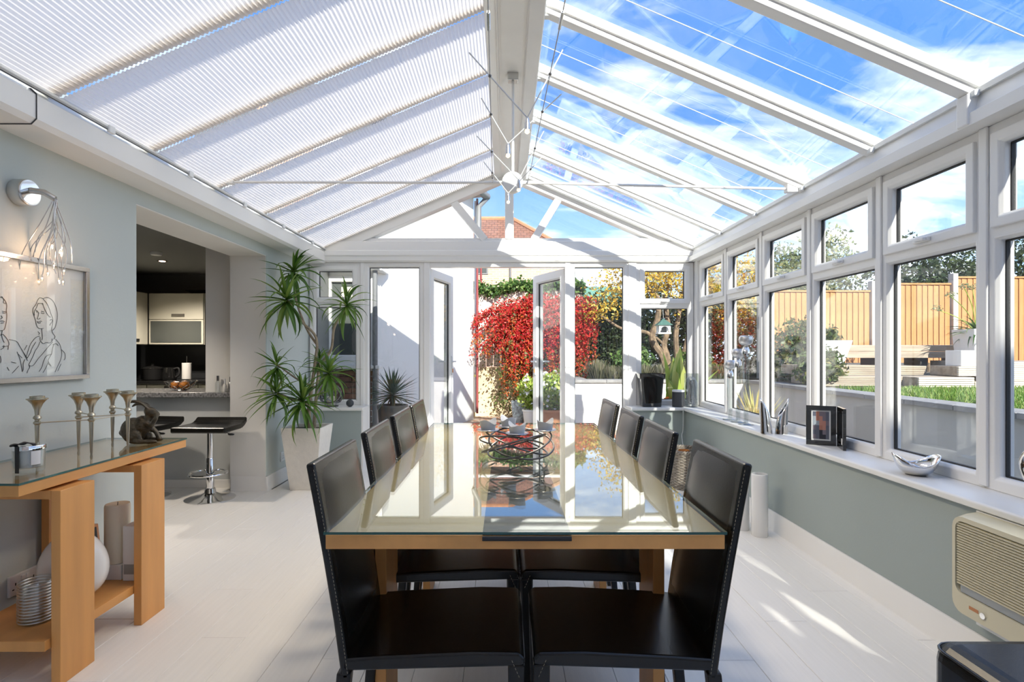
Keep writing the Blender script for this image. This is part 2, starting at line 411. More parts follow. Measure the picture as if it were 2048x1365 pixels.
struct(MB().box((-2.0, BY, -.012), (XR+.1, 1.0, -.0005)).build('floor', 'board_white'), 'white floor behind the table')

# left wall with the wide opening into the kitchen
OY0, OY1, OZ = 3.08, 4.75, 2.035
wl = struct(MB().prism([(BY-.1,-.1),(OY0,-.1),(OY0,OZ),(OY1,OZ),(OY1,-.1),(GY+.1,-.1),(GY+.1,2.42),(BY-.1,2.42)], XL-.30, XL, 'x').build('wall_left', 'paint_blue'), 'pale blue wall on the left with a kitchen opening')
struct(MB().box((XL-.31, OY1-.006, 0), (XL-.004, OY1, OZ)).build('jamb_lining', 'paint_white', wl))
struct(MB().box((XL-.31, OY0, 0), (XL-.004, OY0+.006, OZ)).build('jamb_lining', 'paint_white', wl))
struct(MB().box((XL-.31, OY0+.006, OZ-.006), (XL-.004, OY1-.006, OZ)).build('soffit_lining', 'paint_white', wl))
def skirting(name, poly, h=.125, t=.02):     # poly: inner line points
    m = MB()
    for (ax, ay), (bx, by), (nx, ny) in poly:
        p, q = Vector((ax, ay, 0)), Vector((bx, by, 0)); n = Vector((nx, ny, 0))
        z = Vector((0,0,1))
        m.hexa([p, q, q+n*t, p+n*t, p+z*h, q+z*h, q+n*t*.45+z*h, p+n*t*.45+z*h])
    return struct(m.build(name, 'upvc'))
skirting('baseboard_left', [((XL, BY), (XL, OY0), (1, 0))])
skirting('baseboard_jamb', [((XL-.3, OY1), (XL+.02, OY1), (0, -1)), ((XL, OY1-.02), (XL, 5.53), (1, 0))])
skirting('baseboard_right', [((XR, BY), (XR, 5.53), (-1, 0))])

# dwarf walls and sills
wr = struct(MB().box((XR, BY, -.1), (2.12, GY+.15, SZ-.03)).build('wall_right', 'paint_blue_shaded'), 'low blue wall under the right windows')
struct(MB().prism([(XR-.035, SZ-.03),(WX+.02, SZ-.03),(WX+.02, SZ),(XR-.03, SZ),(XR-.037, SZ-.006)], BY, GY+.02, 'y').build('sill_right', 'sill_white', bev=.005), 'long white window sill on the right')
struct(MB().box((XL, 5.53, -.1), (-1.455, GY+.12, SZ-.03)).build('wall_gable_left', 'paint_blue_shaded'))
struct(MB().box((XL, 5.49, SZ-.03), (-1.43, GY+.02, SZ)).build('sill_gable_left', 'sill_white', bev=.006))
struct(MB().box((1.275, 5.53, -.1), (XR, GY+.12, SZ-.03)).build('wall_gable_right', 'paint_blue_shaded'))
struct(MB().box((1.25, 5.49, SZ-.03), (XR-.035, GY+.02, SZ)).build('sill_gable_right', 'sill_white', bev=.006))
struct(MB().box((-1.455, 5.53, 0), (-1.437, GY, SZ-.03)).build('trim_1', 'upvc'))
struct(MB().box((1.257, 5.53, 0), (1.275, GY, SZ-.03)).build('trim_2', 'upvc'))
struct(MB().box((XL, BY-.12, -.1), (WX+.1, BY, SZ-.03)).build('wall_back', 'paint_white'))
wbk = sname('window_back', 'glazed end wall behind the camera'); q = MB()
for k in range(7): q.box((XL+k*(WX-XL)/6-.035, BY-.08, SZ-.03), (XL+k*(WX-XL)/6+.035, BY, 2.30))
q.box((XL, BY-.08, 2.18), (WX+.05, BY, 2.30)); q.box((XL, BY-.08, SZ-.03), (WX+.05, BY, SZ+.05)); q.build('frame', 'upvc', wbk); MB().box((XL, BY-.05, SZ), (WX, BY-.045, 2.2)).build('pane', 'pane', wbk)

# glazed frames
class Fr:                                 # local frame: u along, n outward, z up
    def __init__(s, o, u, n): s.o = Vector(o); s.u = Vector(u); s.n = Vector(n)
    def p(s, u, n, z): return s.o+s.u*u+s.n*n+Vector((0,0,z))
def ring(mb, F, u0, u1, z0, z1, t, n0, n1, lip=.014, m=0):
    lo = []
    for (tt, n) in ((0, n1), (0, n0), (t-lip, n0), (t, n0+lip), (t, n1)):
        b, tp, l, r = z0+tt, z1-tt, u0+tt, u1-tt
        lo.append([F.p(l, n, b), F.p(r, n, b), F.p(r, n, tp), F.p(l, n, tp)])
    vs = [v for q in lo for v in q]; fs = []
    for i in range(5):
        j = (i+1) % 5
        for k in range(4):
            l = (k+1) % 4; fs.append((i*4+k, i*4+l, j*4+l, j*4+k))
    mb.add(vs, fs, m)
def fbox(mb, F, u0, u1, n0, n1, z0, z1, m=0):
    mb.hexa([F.p(u0,n0,z0), F.p(u1,n0,z0), F.p(u1,n1,z0), F.p(u0,n1,z0), F.p(u0,n0,z1), F.p(u1,n0,z1), F.p(u1,n1,z1), F.p(u0,n1,z1)], m)
def pane(F, u0, u1, z0, z1, n, parent, g='pane'):
    m = MB(); fbox(m, F, u0, u1, n-.003, n+.003, z0, z1); o = m.build('pane', g, parent)
    r = MB()
    for a, b, c, d in ((u0, u1, z0, z0+.006), (u0, u1, z1-.006, z1), (u0, u0+.006, z0+.006, z1-.006), (u1-.006, u1, z0+.006, z1-.006)):
        fbox(r, F, a, b, n-.008, n+.008, c, d)
    r.build('gasket', 'upvc_rubber', o)
    return o
def handle(F, u, z, parent):
    h = MB(); fbox(h, F, u-.05, u+.05, -.016, 0, z-.011, z+.011); fbox(h, F, u-.045, u+.012, -.036, -.016, z-.009, z+.007)
    return h.build('handle', 'upvc', parent, bev=.005)
def window(name, label, F, w, zb=SZ, zt=1.692, z1=HZ, e0=.058, e1=.058, hand=True, detail=True):
    W = sname(name, label)
    m = MB(); N1 = .07
    ring(m, F, 0, w, zb, zt+.025, e0, 0, N1)
    ring(m, F, 0, w, zt-.025, z1, e0, .0005, N1-.0005)
    m.build('frame', 'upvc', W, bev=.004)
    pane(F, e0, w-e0, zb+e0, zt+.025-e0, .04, W)
    s = MB(); ring(s, F, e0-.018, w-e0+.018, zt+.018, z1-e0+.018, .052, -.016, .05)
    so = s.build('opener_sash', 'upvc', W, bev=.004)
    pane(F, e0+.034, w-e0-.034, zt+.07, z1-e0-.034, .03, so)
    if hand: handle(Fr(F.p(0, -.016, 0), F.u, F.n), w*.5, zt+.042, so)
    return W
edges = [BY]+BACK[1:]+BAYS
n = 1
for i in range(len(edges)-1):
    a, b = edges[i], edges[i+1]
    lab = {10: 'nearest the gable corner', 9: 'second from the gable corner', 8: 'third from the gable corner', 7: 'fourth from the gable corner', 6: 'fifth from the gable corner', 5: 'cut by the right picture edge'}.get(i, 'behind the camera')
    window('window_%d' % n, 'white framed window in the right wall '+lab, Fr((WX, a, 0), (0,1,0), (1,0,0)), b-a, hand=(a > 1.0)); n += 1
wpost = struct(MB().box((WX-.025, 5.655, SZ), (WX+.08, GY+.08, 2.30)).build('trim_3', 'upvc', bev=.006), 'white corner post')
for i, y in enumerate(BAYS[:-1]):
    struct(MB().box((WX-.012, y-.02, SZ+.01), (WX, y+.02, HZ)).build('trim_%d' % (4+i), 'upvc', bev=.004))

# gable wall
G = lambda x: Fr((x, GY, 0), (1,0,0), (0,1,0))
window('window_%d' % n, 'white framed window above the left sill behind the potted dracaena', G(-2.05), .534, zt=1.70); n += 1
window('window_%d' % n, 'white framed window above the right sill with yellow tree behind', G(1.36), .60, zt=1.685); n += 1
def fixed_light(name, label, x0, x1, zb=.03):
    W = sname(name, label); m = MB(); F = G(x0); ring(m, F, 0, x1-x0, zb, HZ, .052, 0, .07); m.build('frame', 'upvc', W, bev=.004)
    pane(F, .052, x1-x0-.052, zb+.052, HZ-.052, .04, W); return W
fixed_light('window_%d' % n, 'tall fixed glass panel left of the open doors', -1.484, -.857); n += 1
fixed_light('window_%d' % n, 'tall fixed glass panel right of the open doors', .669, 1.28); n += 1
gw = sname('wall_gable', 'white framed gable wall')
def gbox(name, a, b, m='upvc', bev=.005): return rbox(name, a, b, m, gw, bev)
gbox('post', (-1.52, GY-.012, .0), (-1.482, GY+.08, HZ)); gbox('post', (-.859, GY-.012, 0), (-.795, GY+.08, HZ))
gbox('post', (.617, GY-.012, 0), (.671, GY+.08, HZ)); gbox('post', (1.278, GY-.012, SZ-.03), (1.362, GY+.08, HZ)); gbox('post', (1.278, GY+.001, 0), (1.34, GY+.08, SZ-.03))
gbox('door_head', (-.795, GY-.004, HZ-.05), (.617, GY+.08, HZ))
gbox('threshold', (-.795, GY-.01, -.03), (.617, GY+.12, .03), 'steel')
cbm = MB().prism([(GY-.03, HZ), (GY+.12, HZ), (GY+.12, 2.385), (GY-.01, 2.385), (GY-.01, 2.36), (GY-.045, 2.345), (GY-.045, 2.255), (GY-.06, 2.245), (GY-.06, 2.20), (GY-.045, 2.19), (GY-.045, 2.15)], XL, WX+.05, 'x')
cbm.build('cross_beam', 'upvc', gw)
# gable triangle: rafters, king post, two raking bars, four panes
def zlow(x): return min(zl(x), zr(x))-.115
gp = []
for (a, b) in (((-1.98, zl(-1.98)-.06), (RX, RZ-.06)), ((2.0, zr(2.0)-.06), (RX, RZ-.06))):
    MB().beam((a[0], GY+.035, a[1]), (b[0], GY+.035, b[1]), .13, .12, side=(0,1,0)).build('rafter', 'upvc', gw, bev=.006)
gbox('king_post', (RX-.045, GY-.03, 2.38), (RX+.045, GY+.08, RZ-.10))
rak = []
for xa, xb in ((-.22, -.56), (.29, .56)):
    MB().beam((xa, GY+.03, 2.37), (xb, GY+.03, zlow(xb)+.02), .10, .075, side=(0,1,0)).build('raking_bar', 'upvc', gw, bev=.006)
for poly in ([(-1.70, 2.38), (-.22, 2.38), (-.56, zlow(-.56)+.04), (-.60, zlow(-.60)+.03)], [(-.22, 2.38), (RX, 2.38), (RX, RZ-.09), (-.56, zlow(-.56)+.03)],
             [(RX, 2.38), (.29, 2.38), (.56, zlow(.56)+.03), (RX, RZ-.09)], [(.29, 2.38), (1.70, 2.38), (.60, zlow(.60)+.03), (.56, zlow(.56)+.03)]):
    MB().prism(poly, GY+.037, GY+.043, 'y').build('pane', 'pane', gw)

# French doors standing open outwards
def leaf_door(name, label, hx, ang, w=.70):
    D = sname(name, label); s = 1 if hx < 0 else -1
    a = math.radians(ang); u = Vector((s*math.cos(a), math.sin(a), 0)); nn = Vector((-u.y, u.x, 0))*s
    F = Fr(Vector((hx, GY+.05, 0))+u*.012-nn*0, u, nn)
    m = MB(); ring(m, F, 0, w, .035, HZ-.055, .098, 0, .065, lip=.016); ring(m, F, .012, w-.012, .05, HZ-.07, .086, .066, .0661)
    m.build('door_frame', 'upvc', D, bev=.005)
    pane(F, .098, w-.098, .133, HZ-.153, .032, D)
    h = MB()
    for nq, sg in ((0, -1), (.066, 1)):
        fbox(h, F, w-.075, w-.04, min(nq, nq+sg*.012), max(nq, nq+sg*.012), .93, 1.15)
        fbox(h, F, w-.066, w-.049, min(nq+sg*.012, nq+sg*.05), max(nq+sg*.012, nq+sg*.05), 1.075, 1.092)
        fbox(h, F, w-.17, w-.049, min(nq+sg*.042, nq+sg*.058), max(nq+sg*.042, nq+sg*.058), 1.075, 1.095)
    h.build('handle', 'plastic_white', D, bev=.004)
    k = MB(); fbox(k, F, w-.065, w-.05, -.018, -.012, .955, 1.0); k.build('lock_cylinder', 'orange', D)
    for z in (.25, 1.0, 1.8):
        q = MB(); q.lathe([(.011, z-.05), (.011, z+.05)], F.p(-.006, .06, 0), 10); q.build('hinge', 'plastic_white', D)
leaf_door('door_1', 'white glazed door leaf open outwards on the left', -.795, 76)
leaf_door('door_2', 'white glazed door leaf open outwards on the right', .617, 65)

# ------------------------------------------------------------------ roof
rf = sname('ceiling', 'pitched conservatory roof')
def slope(side, y0, y1, x0, x1, dz0, dz1, name, m, bev=0):
    z = zl if side < 0 else zr
    return MB().hexa([(x0,y0,z(x0)+dz0),(x1,y0,z(x1)+dz0),(x1,y1,z(x1)+dz0),(x0,y1,z(x0)+dz0),(x0,y0,z(x0)+dz1),(x1,y0,z(x1)+dz1),(x1,y1,z(x1)+dz1),(x0,y1,z(x0)+dz1)]).build(name, m, rf, bev=bev)
allb = BACK+BAYS
for y in allb[:-1]+[5.69]:
    e = slope(1, y-.030, y+.030, .13, 1.985, -.062, .03, 'roof_bar', 'upvc', .004)
    f2 = slope(1, y-.044, y+.044, .13, 1.985, -.03, -.006, 'bar_flange', 'upvc', .003); f2.parent = e
    slope(-1, y-.034, y+.034, -2.02, -.06, -.013, .05, 'roof_bar', 'upvc', .004)
bb = allb[:-1]+[5.69]
for i in range(len(bb)-1):
    slope(1, bb[i]+.030, bb[i+1]-.030, .12, 2.06, 0, .006, 'roof_pane', 'roof_pane')
    slope(-1, bb[i]+.030, bb[i+1]-.030, -2.08, -.05, .012, .018, 'roof_pane', 'roof_pane')
    if bb[i] > 1.5:
        ym = (bb[i]+bb[i+1])/2
        w = MB(); w.tube([(.17, ym, zr(.17)-.03), (1.93, ym, zr(1.93)-.03)], .0022, 6); w.tube([(1.93, ym, zr(1.93)-.032), (1.955, ym, zr(1.955)-.045)], .006, 6)
        w.build('guide_wire', 'plastic_white', rf)
# ridge
rg = MB().prism([(-.10, zl(-.10)-.01), (-.115, zl(-.115)-.075), (-.045, RZ-.105), (.115, RZ-.105), (.195, zr(.195)-.085), (.18, zr(.18)-.01), (RX, RZ+.10)], BY, GY, 'y').build('ridge_beam', 'upvc', rf)
MB().prism([(-.03, RZ-.112), (.10, RZ-.112), (.10, RZ-.104), (-.03, RZ-.104)], BY, GY-.02, 'y').build('ridge_cover', 'sill_white', rf)
for xx in (-.052, .122):
    MB().tube([(xx, BY, RZ-.112), (xx, GY-.02, RZ-.112)], .007, 6).build('ridge_bead', 'upvc', rf)
MB().beam((.165, BY, zr(.165)-.088), (.165, GY-.03, zr(.165)-.088), .085, .02, side=(1,0,-PITCH)).build('blind_headrail', 'sill_white', rf, bev=.004)
for y in bb:
    if y > 1.5: rbox('rail_clip', (.20, y-.02, zr(.21)-.075), (.232, y+.02, zr(.21)-.05), 'plastic_white', rf, .003)
# eaves
MB().prism([(1.90, HZ), (2.1, HZ), (2.1, 2.25), (1.99, 2.262), (1.94, 2.262), (1.925, 2.20), (1.90, 2.185)], BY, GY, 'y').build('eaves_beam', 'upvc', rf)
MB().prism([(1.925, 2.262), (2.0, 2.262), (2.0, 2.30), (1.945, 2.30), (1.925, 2.285)], BY, GY, 'y').build('eaves_rail', 'sill_white', rf)
for y in BAYS[:-1]:
    if y in (2.285,): rbox('eaves_joint', (1.893, y-.03, HZ+.004), (1.99, y+.03, 2.268), 'upvc', rf, .006)
    rbox('rail_clip', (1.905, y-.05, 2.25), (1.926, y-.02, 2.275), 'plastic_white', rf, .003)
gut = MB().prism([(XL, 2.12), (-1.90, 2.12), (-1.88, 2.14), (-1.88, 2.235), (-1.91, 2.262), (-1.93, 2.30), (XL-.05, 2.30)], BY, GY, 'y').build('box_gutter', 'upvc', rf)
for y in (2.2,): MB().prism([(XL, 2.116), (-1.898, 2.116), (-1.876, 2.138), (-1.876, 2.24), (-1.90, 2.262), (XL, 2.262)], y-.0012, y+.0012, 'y').build('gutter_seam', 'dark_grey', rf)
MB().beam((-1.885, BY, 2.268), (-1.885, GY-.02, 2.268), .03, .012).build('blind_rail', 'upvc', rf, bev=.003)
MB().tube([(-1.872, BY, 2.252), (-1.872, GY-.02, 2.252)], .0022, 5).build('blind_cord', 'dark_grey', rf)
for a, b in zip(BAYS[:-1], BAYS[1:]):
    yy = (a+b)/2; rbox('cord_cleat', (-1.878, yy-.02, 2.24), (-1.862, yy+.02, 2.275), 'plastic_white', rf, .003)
struct(MB().prism([(-1.95, zl(-1.95)-.02), (-.1, zl(-.1)-.02), (-.1, zl(-.1)-.015), (-1.95, zl(-1.95)-.015)], BY, 1.61, 'y').build('ceiling', 'blind'), 'blinds over the near end of the roof')
MB().prism([(XL, 2.3), (WX, 2.3), (RX, RZ)], BY-.06, BY-.05, 'y').build('pane', 'pane', rf)

# pleated blinds, one to a bay
ordn = ['nearest the camera', 'second bay from the camera', 'third bay from the camera', 'fourth bay from the camera', 'fifth bay from the camera', 'last bay beside the garden gable']
yb = BAYS[:-1]+[5.70]
for i in range(6):
    a, b = yb[i]+.045, yb[i+1]+.034 if i < 5 else yb[i+1]
    s0, s1 = -1.895, -.10; n_p = 96; m = MB(); vs = []; fs = []
    k = math.hypot(1, PITCH)
    for j in range(2*n_p+1):
        xx = s0+(s1-s0)*j/(2*n_p); off = -.020-(.008 if j % 2 else 0)
        sag = 0
        nx, nz = -PITCH/k, 1/k
        vs += [(xx+nx*off, a, zl(xx)+nz*off+sag), (xx+nx*off, b, zl(xx)+nz*off+sag)]
    for j in range(2*n_p): fs.append((2*j, 2*j+1, 2*j+3, 2*j+2))
    bl = thing('roof_blind', 'white pleated blind on the left roof slope, '+ordn[i], 'blind', (-1.0, (a+b)/2, zl(-1.0)), 'pleated roof blinds')
    m.add(vs, fs); m.build('pleated_fabric', 'blind', bl, fix=False)
    for xx, nm in ((s0+.004, 'bottom_rail'), (s1-.006, 'head_rail')):
        MB().beam((xx, a, zl(xx)-.028), (xx, b, zl(xx)-.028), .022, .014).build(nm, 'upvc', bl, bev=.003)

# ------------------------------------------------------------------ kitchen beyond the opening
KX0, KY1 = -5.4, 7.6
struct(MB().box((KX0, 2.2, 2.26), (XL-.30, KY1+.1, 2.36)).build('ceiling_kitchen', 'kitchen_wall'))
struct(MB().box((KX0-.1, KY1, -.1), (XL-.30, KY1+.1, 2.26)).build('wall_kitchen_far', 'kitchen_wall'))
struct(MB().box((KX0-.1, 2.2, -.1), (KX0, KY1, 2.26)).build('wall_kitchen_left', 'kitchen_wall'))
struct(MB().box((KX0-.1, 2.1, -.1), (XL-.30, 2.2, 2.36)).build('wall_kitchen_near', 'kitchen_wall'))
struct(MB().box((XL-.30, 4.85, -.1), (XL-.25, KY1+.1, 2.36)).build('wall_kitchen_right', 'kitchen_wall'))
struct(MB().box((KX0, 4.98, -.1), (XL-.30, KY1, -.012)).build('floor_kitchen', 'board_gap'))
struct(MB().box((-5.3, 4.87, 0), (XL-.30, 4.98, .80)).build('wall_bar', 'paint_grey'), 'grey painted breakfast bar front')
struct(MB().box((-5.3, 4.855, 0), (XL-.30, 4.87, .07)).build('baseboard_bar', 'upvc', bev=.003))
struct(MB().box((-2.66, 4.87, .845), (XL-.30, 5.0, 2.26)).build('wall_pier', 'paint_white'), 'white pier at the end of the bar')
tag(rbox('granite_worktop', (-5.2, 4.80, .80), (XL-.302, 5.36, .845), 'granite', bev=.006), 'speckled grey granite top of the breakfast bar', 'worktop')
# wall units
u = thing('wall_cabinet', 'cream wall cabinet with flap door above a dark glass door', 'cabinet', (-4.36, 7.42, 1.29))
rbox('body', (-4.705, 7.26, 1.29), (-3.98, 7.60, 1.97), 'kitchen_cream', u, .003)
d = rbox('flap_door', (-4.70, 7.238, 1.625), (-3.985, 7.258, 1.965), 'kitchen_cream', u, .003); rbox('handle', (-4.40, 7.228, 1.66), (-4.23, 7.238, 1.695), 'gunmetal', d, .002)
d = rbox('glass_door', (-4.70, 7.238, 1.295), (-3.985, 7.258, 1.618), 'kitchen_cream', u, .003); rbox('glass_panel', (-4.675, 7.232, 1.318), (-4.01, 7.238, 1.60), 'kitchen_glass', d, .001)
u = thing('wall_cabinet', 'cream corner wall cabinet at the left jamb of the opening', 'cabinet', (-4.88, 6.7, 1.29))
rbox('body', (-5.38, 5.9, 1.29), (-4.73, 7.255, 1.97), 'kitchen_cream', u, .003)
d = rbox('door', (-4.73, 6.5, 1.295), (-4.712, 7.235, 1.965), 'kitchen_cream', u, .003); rbox('handle', (-4.712, 6.9, 1.33), (-4.702, 7.06, 1.365), 'gunmetal', d, .002)
# back run
struct(rbox('backsplash', (-5.38, 7.585, .83), (-3.2, 7.6, 1.29), 'kitchen_dark', None, .001))
tag(rbox('kitchen_worktop', (-5.38, 6.93, .79), (-3.2, 7.585, .828), 'black_gloss', bev=.004), 'dark glossy kitchen worktop along the far wall', 'worktop')
for k, (xa, lab) in enumerate(((-5.2, 'cream drawer unit at the left of the far run'), (-4.55, 'cream drawer unit in the middle of the far run'), (-3.9, 'cream drawer unit at the right of the far run'))):
    u = thing('drawer_unit', lab, 'cabinet', (xa+.32, 7.25, 0), 'kitchen drawer units'); rbox('body', (xa, 6.99, 0), (xa+.645, 7.58, .79), 'kitchen_cream', u, .003)
    for z0, z1 in ((.60, .775), (.34, .59), (.08, .33)):
        d = rbox('drawer', (xa+.004, 6.97, z0), (xa+.641, 6.99, z1), 'kitchen_cream', u, .003); rbox('handle', (xa+.22, 6.962, z1-.05), (xa+.42, 6.97, z1-.015), 'gunmetal', d, .002)
t = thing('paper_roll_holder', 'paper towel roll on an upright holder by the backsplash', 'holder', (-4.18, 7.2, .828))
MB().lathe([(.075, .828), (.075, .838)], (-4.18, 7.2, 0), 20).build('base', 'steel', t)
MB().lathe([(.056, .842), (.056, 1.05)], (-4.18, 7.2, 0), 24).build('paper_roll', 'paper', t, smooth=True)
MB().tube([(-4.18, 7.2, .838), (-4.18, 7.2, 1.14)], .005, 8).build('rod', 'steel', t)
t = thing('stock_pot', 'black lidded pot on the worktop at the left', 'pot', (-4.66, 7.25, .828))
MB().lathe([(.12, .828), (.13, .84), (.13, .97), (.134, .975)], (-4.66, 7.25, 0), 24).build('pot_body', 'black_matt', t, smooth=True)
MB().lathe([(.134, .976), (.11, .998), (.03, 1.01), (.015, 1.02), (.02, 1.035), (.001, 1.04)], (-4.66, 7.25, 0), 24).build('lid', 'black_gloss', t, smooth=True)
t = thing('kettle', 'black kettle between pot and paper roll', 'kettle', (-4.42, 7.22, .828))
MB().lathe([(.085, .828), (.09, .85), (.07, .96), (.06, .99), (.001, 1.0)], (-4.42, 7.22, 0), 20).build('kettle_body', 'black_gloss', t, smooth=True)
MB().tube(smoothpath([(-4.36, 7.22, .97), (-4.30, 7.22, .98), (-4.29, 7.22, .90), (-4.34, 7.22, .86)], 5), .012, 8).build('handle', 'black_matt', t, smooth=True)
t = MB().lathe([(.02, 1.972), (.10, 1.975), (.19, 2.02), (.195, 2.022), (.10, 1.99), (.001, 1.985)], (-4.12, 7.40, 0), 28, sx=1, sy=.55).build('serving_dish', 'black_matt', smooth=True)
tag(t, 'shallow dark dish on top of the cream wall cabinet', 'dish')
t = thing('smoke_alarm', 'round white smoke alarm on the kitchen ceiling', 'smoke alarm', (-3.72, 5.85, 2.26))
MB().lathe([(.05, 2.226), (.056, 2.235), (.056, 2.26)], (-3.72, 5.85, 0), 20).build('cover', 'plastic_white', t, smooth=True)
mat('warm_glow', (1, .6, .4), .5, emit=(1.0, .52, .36), estr=5.0)
for dx_, dy_, en_, lab in ((-4.0, 6.4, 55, 'small glowing recessed downlight in the kitchen ceiling'), (-3.2, 4.05, 24, 'unseen downlight added above the bar stools to brighten the pier')):  # second one is unseen, added to brighten the pier and bar front
    t = thing('downlight', lab, 'light', (dx_, dy_, 2.26), 'kitchen downlights')
    MB().lathe([(.052, 2.252), (.052, 2.26)], (dx_, dy_, 0), 20).build('bezel', 'steel', t)
    MB().lathe([(.032, 2.249), (.032, 2.2525)], (dx_, dy_, 0), 16).build('lamp', 'warm_glow', t)
    lp = bpy.data.lights.new('downlight_beam', 'SPOT'); lp.energy = en_; lp.color = (1, .88, .75); lp.spot_size = 2.4 if en_ > 30 else 1.9; lp.spot_blend = .7; lp.shadow_soft_size = .06
    lo = bpy.data.objects.new('downlight_beam', lp); col.objects.link(lo); lo.location = (dx_, dy_, 2.23)
# things on the bar
t = thing('wire_fruit_bowl', 'open wire bowl of oranges on the breakfast bar', 'bowl', (-3.0, 5.08, .845))
m = MB(); m.tube([(-3.0+.135*math.cos(a), 5.08+.135*math.sin(a), .93) for a in np.linspace(0, 2*PI, 28)[:-1]], .003, 6, True); m.build('rim', 'chrome', t)
MB().tube([(-3.0+.05*math.cos(a), 5.08+.05*math.sin(a), .849) for a in np.linspace(0, 2*PI, 18)[:-1]], .003, 6, True).build('foot_ring', 'chrome', t)
m = MB()
for k in range(9):
    a, b = 2*PI*k/9, 2*PI*k/9+1.1
    m.tube(smoothpath([(-3.0+.05*math.cos(a), 5.08+.05*math.sin(a), .849), (-3.0+.10*math.cos((a+b)/2), 5.08+.10*math.sin((a+b)/2), .876), (-3.0+.135*math.cos(b), 5.08+.135*math.sin(b), .93)], 5), .0025, 5)
    m.tube(smoothpath([(-3.0+.05*math.cos(b), 5.08+.05*math.sin(b), .849), (-3.0+.10*math.cos((a+b)/2), 5.08+.10*math.sin((a+b)/2), .880), (-3.0+.135*math.cos(a), 5.08+.135*math.sin(a), .93)], 5), .0025, 5)
stuff(m.build('wire_weave', 'chrome', t))
for k, (dx, dy) in enumerate(((-.045, -.02), (.04, -.035), (.01, .045))):
    tag(MB().ell((-3.0+dx, 5.08+dy, .895), .037, 14, 10).build('orange_fruit', 'orange', smooth=True), 'orange in the wire bowl, '+('leftmost', 'rightmost', 'at the back')[k], 'orange', 'oranges in the bowl')
for k, (xx, r, h, mm, lab) in enumerate(((-2.535, .024, .10, 'clear_glass', 'clear square bottle with a pump on the bar end'), (-2.475, .016, .075, 'wax_white', 'small cream tube standing on the bar end'), (-2.425, .02, .09, 'silver_matt', 'small silver bottle beside the jamb'))):
    t = thing('toiletry_bottle', lab, 'bottle', (xx, 4.84, .845), 'small bottles on the bar end')
    MB().lathe([(r*.9, .846), (r, .85), (r, .845+h*.8), (r*.5, .845+h)], (xx, 4.84, 0), 14).build('bottle_body', mm, t, smooth=True)
    MB().lathe([(r*.42, .845+h), (r*.42, .845+h+.045)], (xx, 4.84, 0), 10).build('cap', 'gunmetal' if k != 1 else 'plastic_white', t)

# bar stools
def stool(loc, rz, label):
    s = thing('bar_stool', label, 'stool', (0,0,0), 'chrome bar stools')
    MB().lathe([(.19, 0), (.19, .006), (.165, .014), (.08, .03), (.045, .05), (.038, .085), (.030, .09)], (0,0,0), 40).build('base', 'chrome', s, smooth=True)
    MB().lathe([(.030, .085), (.030, .33), (.027, .335)], (0,0,0), 20).build('outer_column', 'chrome', s, smooth=True)
    MB().lathe([(.024, .33), (.024, .57)], (0,0,0), 20).build('inner_column', 'chrome', s, smooth=True)
    r = MB().tube([(.14*math.cos(a), -.03+.14*math.sin(a), .215) for a in np.linspace(0, 2*PI, 30)[:-1]], .0085, 8, True).build('foot_ring', 'chrome', s, smooth=True)
    MB().beam((0, 0, .215), (0, .105, .215), .03, .016).build('ring_bracket', 'chrome', r)
    m = MB(); n_ = 10
    top = []
    for i in range(n_+1):
        v = -.19+.38*i/n_; lift = .045*max(0, (v-.08)/.11)**2
        top.append((v, .605+lift))
    low = [(v, z-.045) for v, z in top]
    m.prism(top+low[::-1], -.215, .215, 'x'); m.build('seat', 'leather', s, bev=.012, bseg=3)
    MB().beam((0, .0, .555), (0, 0, .575), .16, .16, side=(1,0,0)).build('seat_plate', 'black_matt', s)
    l = MB(); l.tube(smoothpath([(.02, -.02, .555), (.10, -.03, .55), (.17, -.03, .535)], 5), .006, 6); l.build('lever', 'chrome', s, smooth=True)
    MB().ell((.185, -.03, .53), (.028, .012, .009), 10, 8).build('lever_knob', 'black_matt', s, smooth=True)
    s.location = loc; s.rotation_euler.z = rz; return s
stool((-2.42, 4.50, 0), .0, 'black seated bar stool with chrome column, standing clear of the console')
stool((-3.0, 4.57, 0), -.15, 'black seated bar stool mostly hidden behind the console end')

# ------------------------------------------------------------------ dining table
TX0, TX1, TY0, TY1, TZ = -.437, .530, 1.331, 3.33, .772
T = thing('dining_table', 'long honey wood dining table with a glass sheet on top', 'table', ((TX0+TX1)/2, (TY0+TY1)/2, 0))
rbox('wooden_top', (TX0, TY0, .729), (TX1, TY1, .7632), 'honey_wood_y', T, .002)
rbox('veneer_top', (TX0+.004, TY0+.004, .7632), (TX1-.004, TY1-.004, .7637), 'maple', T, 0)
g = MB().box((TX0-.004, TY0-.004, .7655), (TX1+.004, TY1+.004, TZ)); gm = [1]*6; gm[0] = gm[1] = 0; g.m = gm
g.build('glass_top', ['table_glass', 'glass_edge'], T)
for y in (1.70, 2.68):
    for xa, xb in ((-.405, -.37), (.455, .49)):
        rbox('leg', (xa, y, 0), (xb, y+.18, .7265), 'honey_wood', T, .002)
    rbox('cross_rail', (-.3695, y+.001, .69), (.4545, y+.179, .7265), 'honey_wood', T, .002)
rn = thing('table_runner', 'black runner under the table glass with its end hanging over the near edge', 'runner', (.05, 1.4, .761))
rbox('runner_cloth', (-.057, TY0-.001, .7638), (.158, TY1-.3, .7650), 'runner', rn, 0)
MB().tube([(-.057, TY0-.006, .757), (.158, TY0-.006, .757)], .0058, 10).build('runner_hem', 'black_matt', rn, smooth=True)

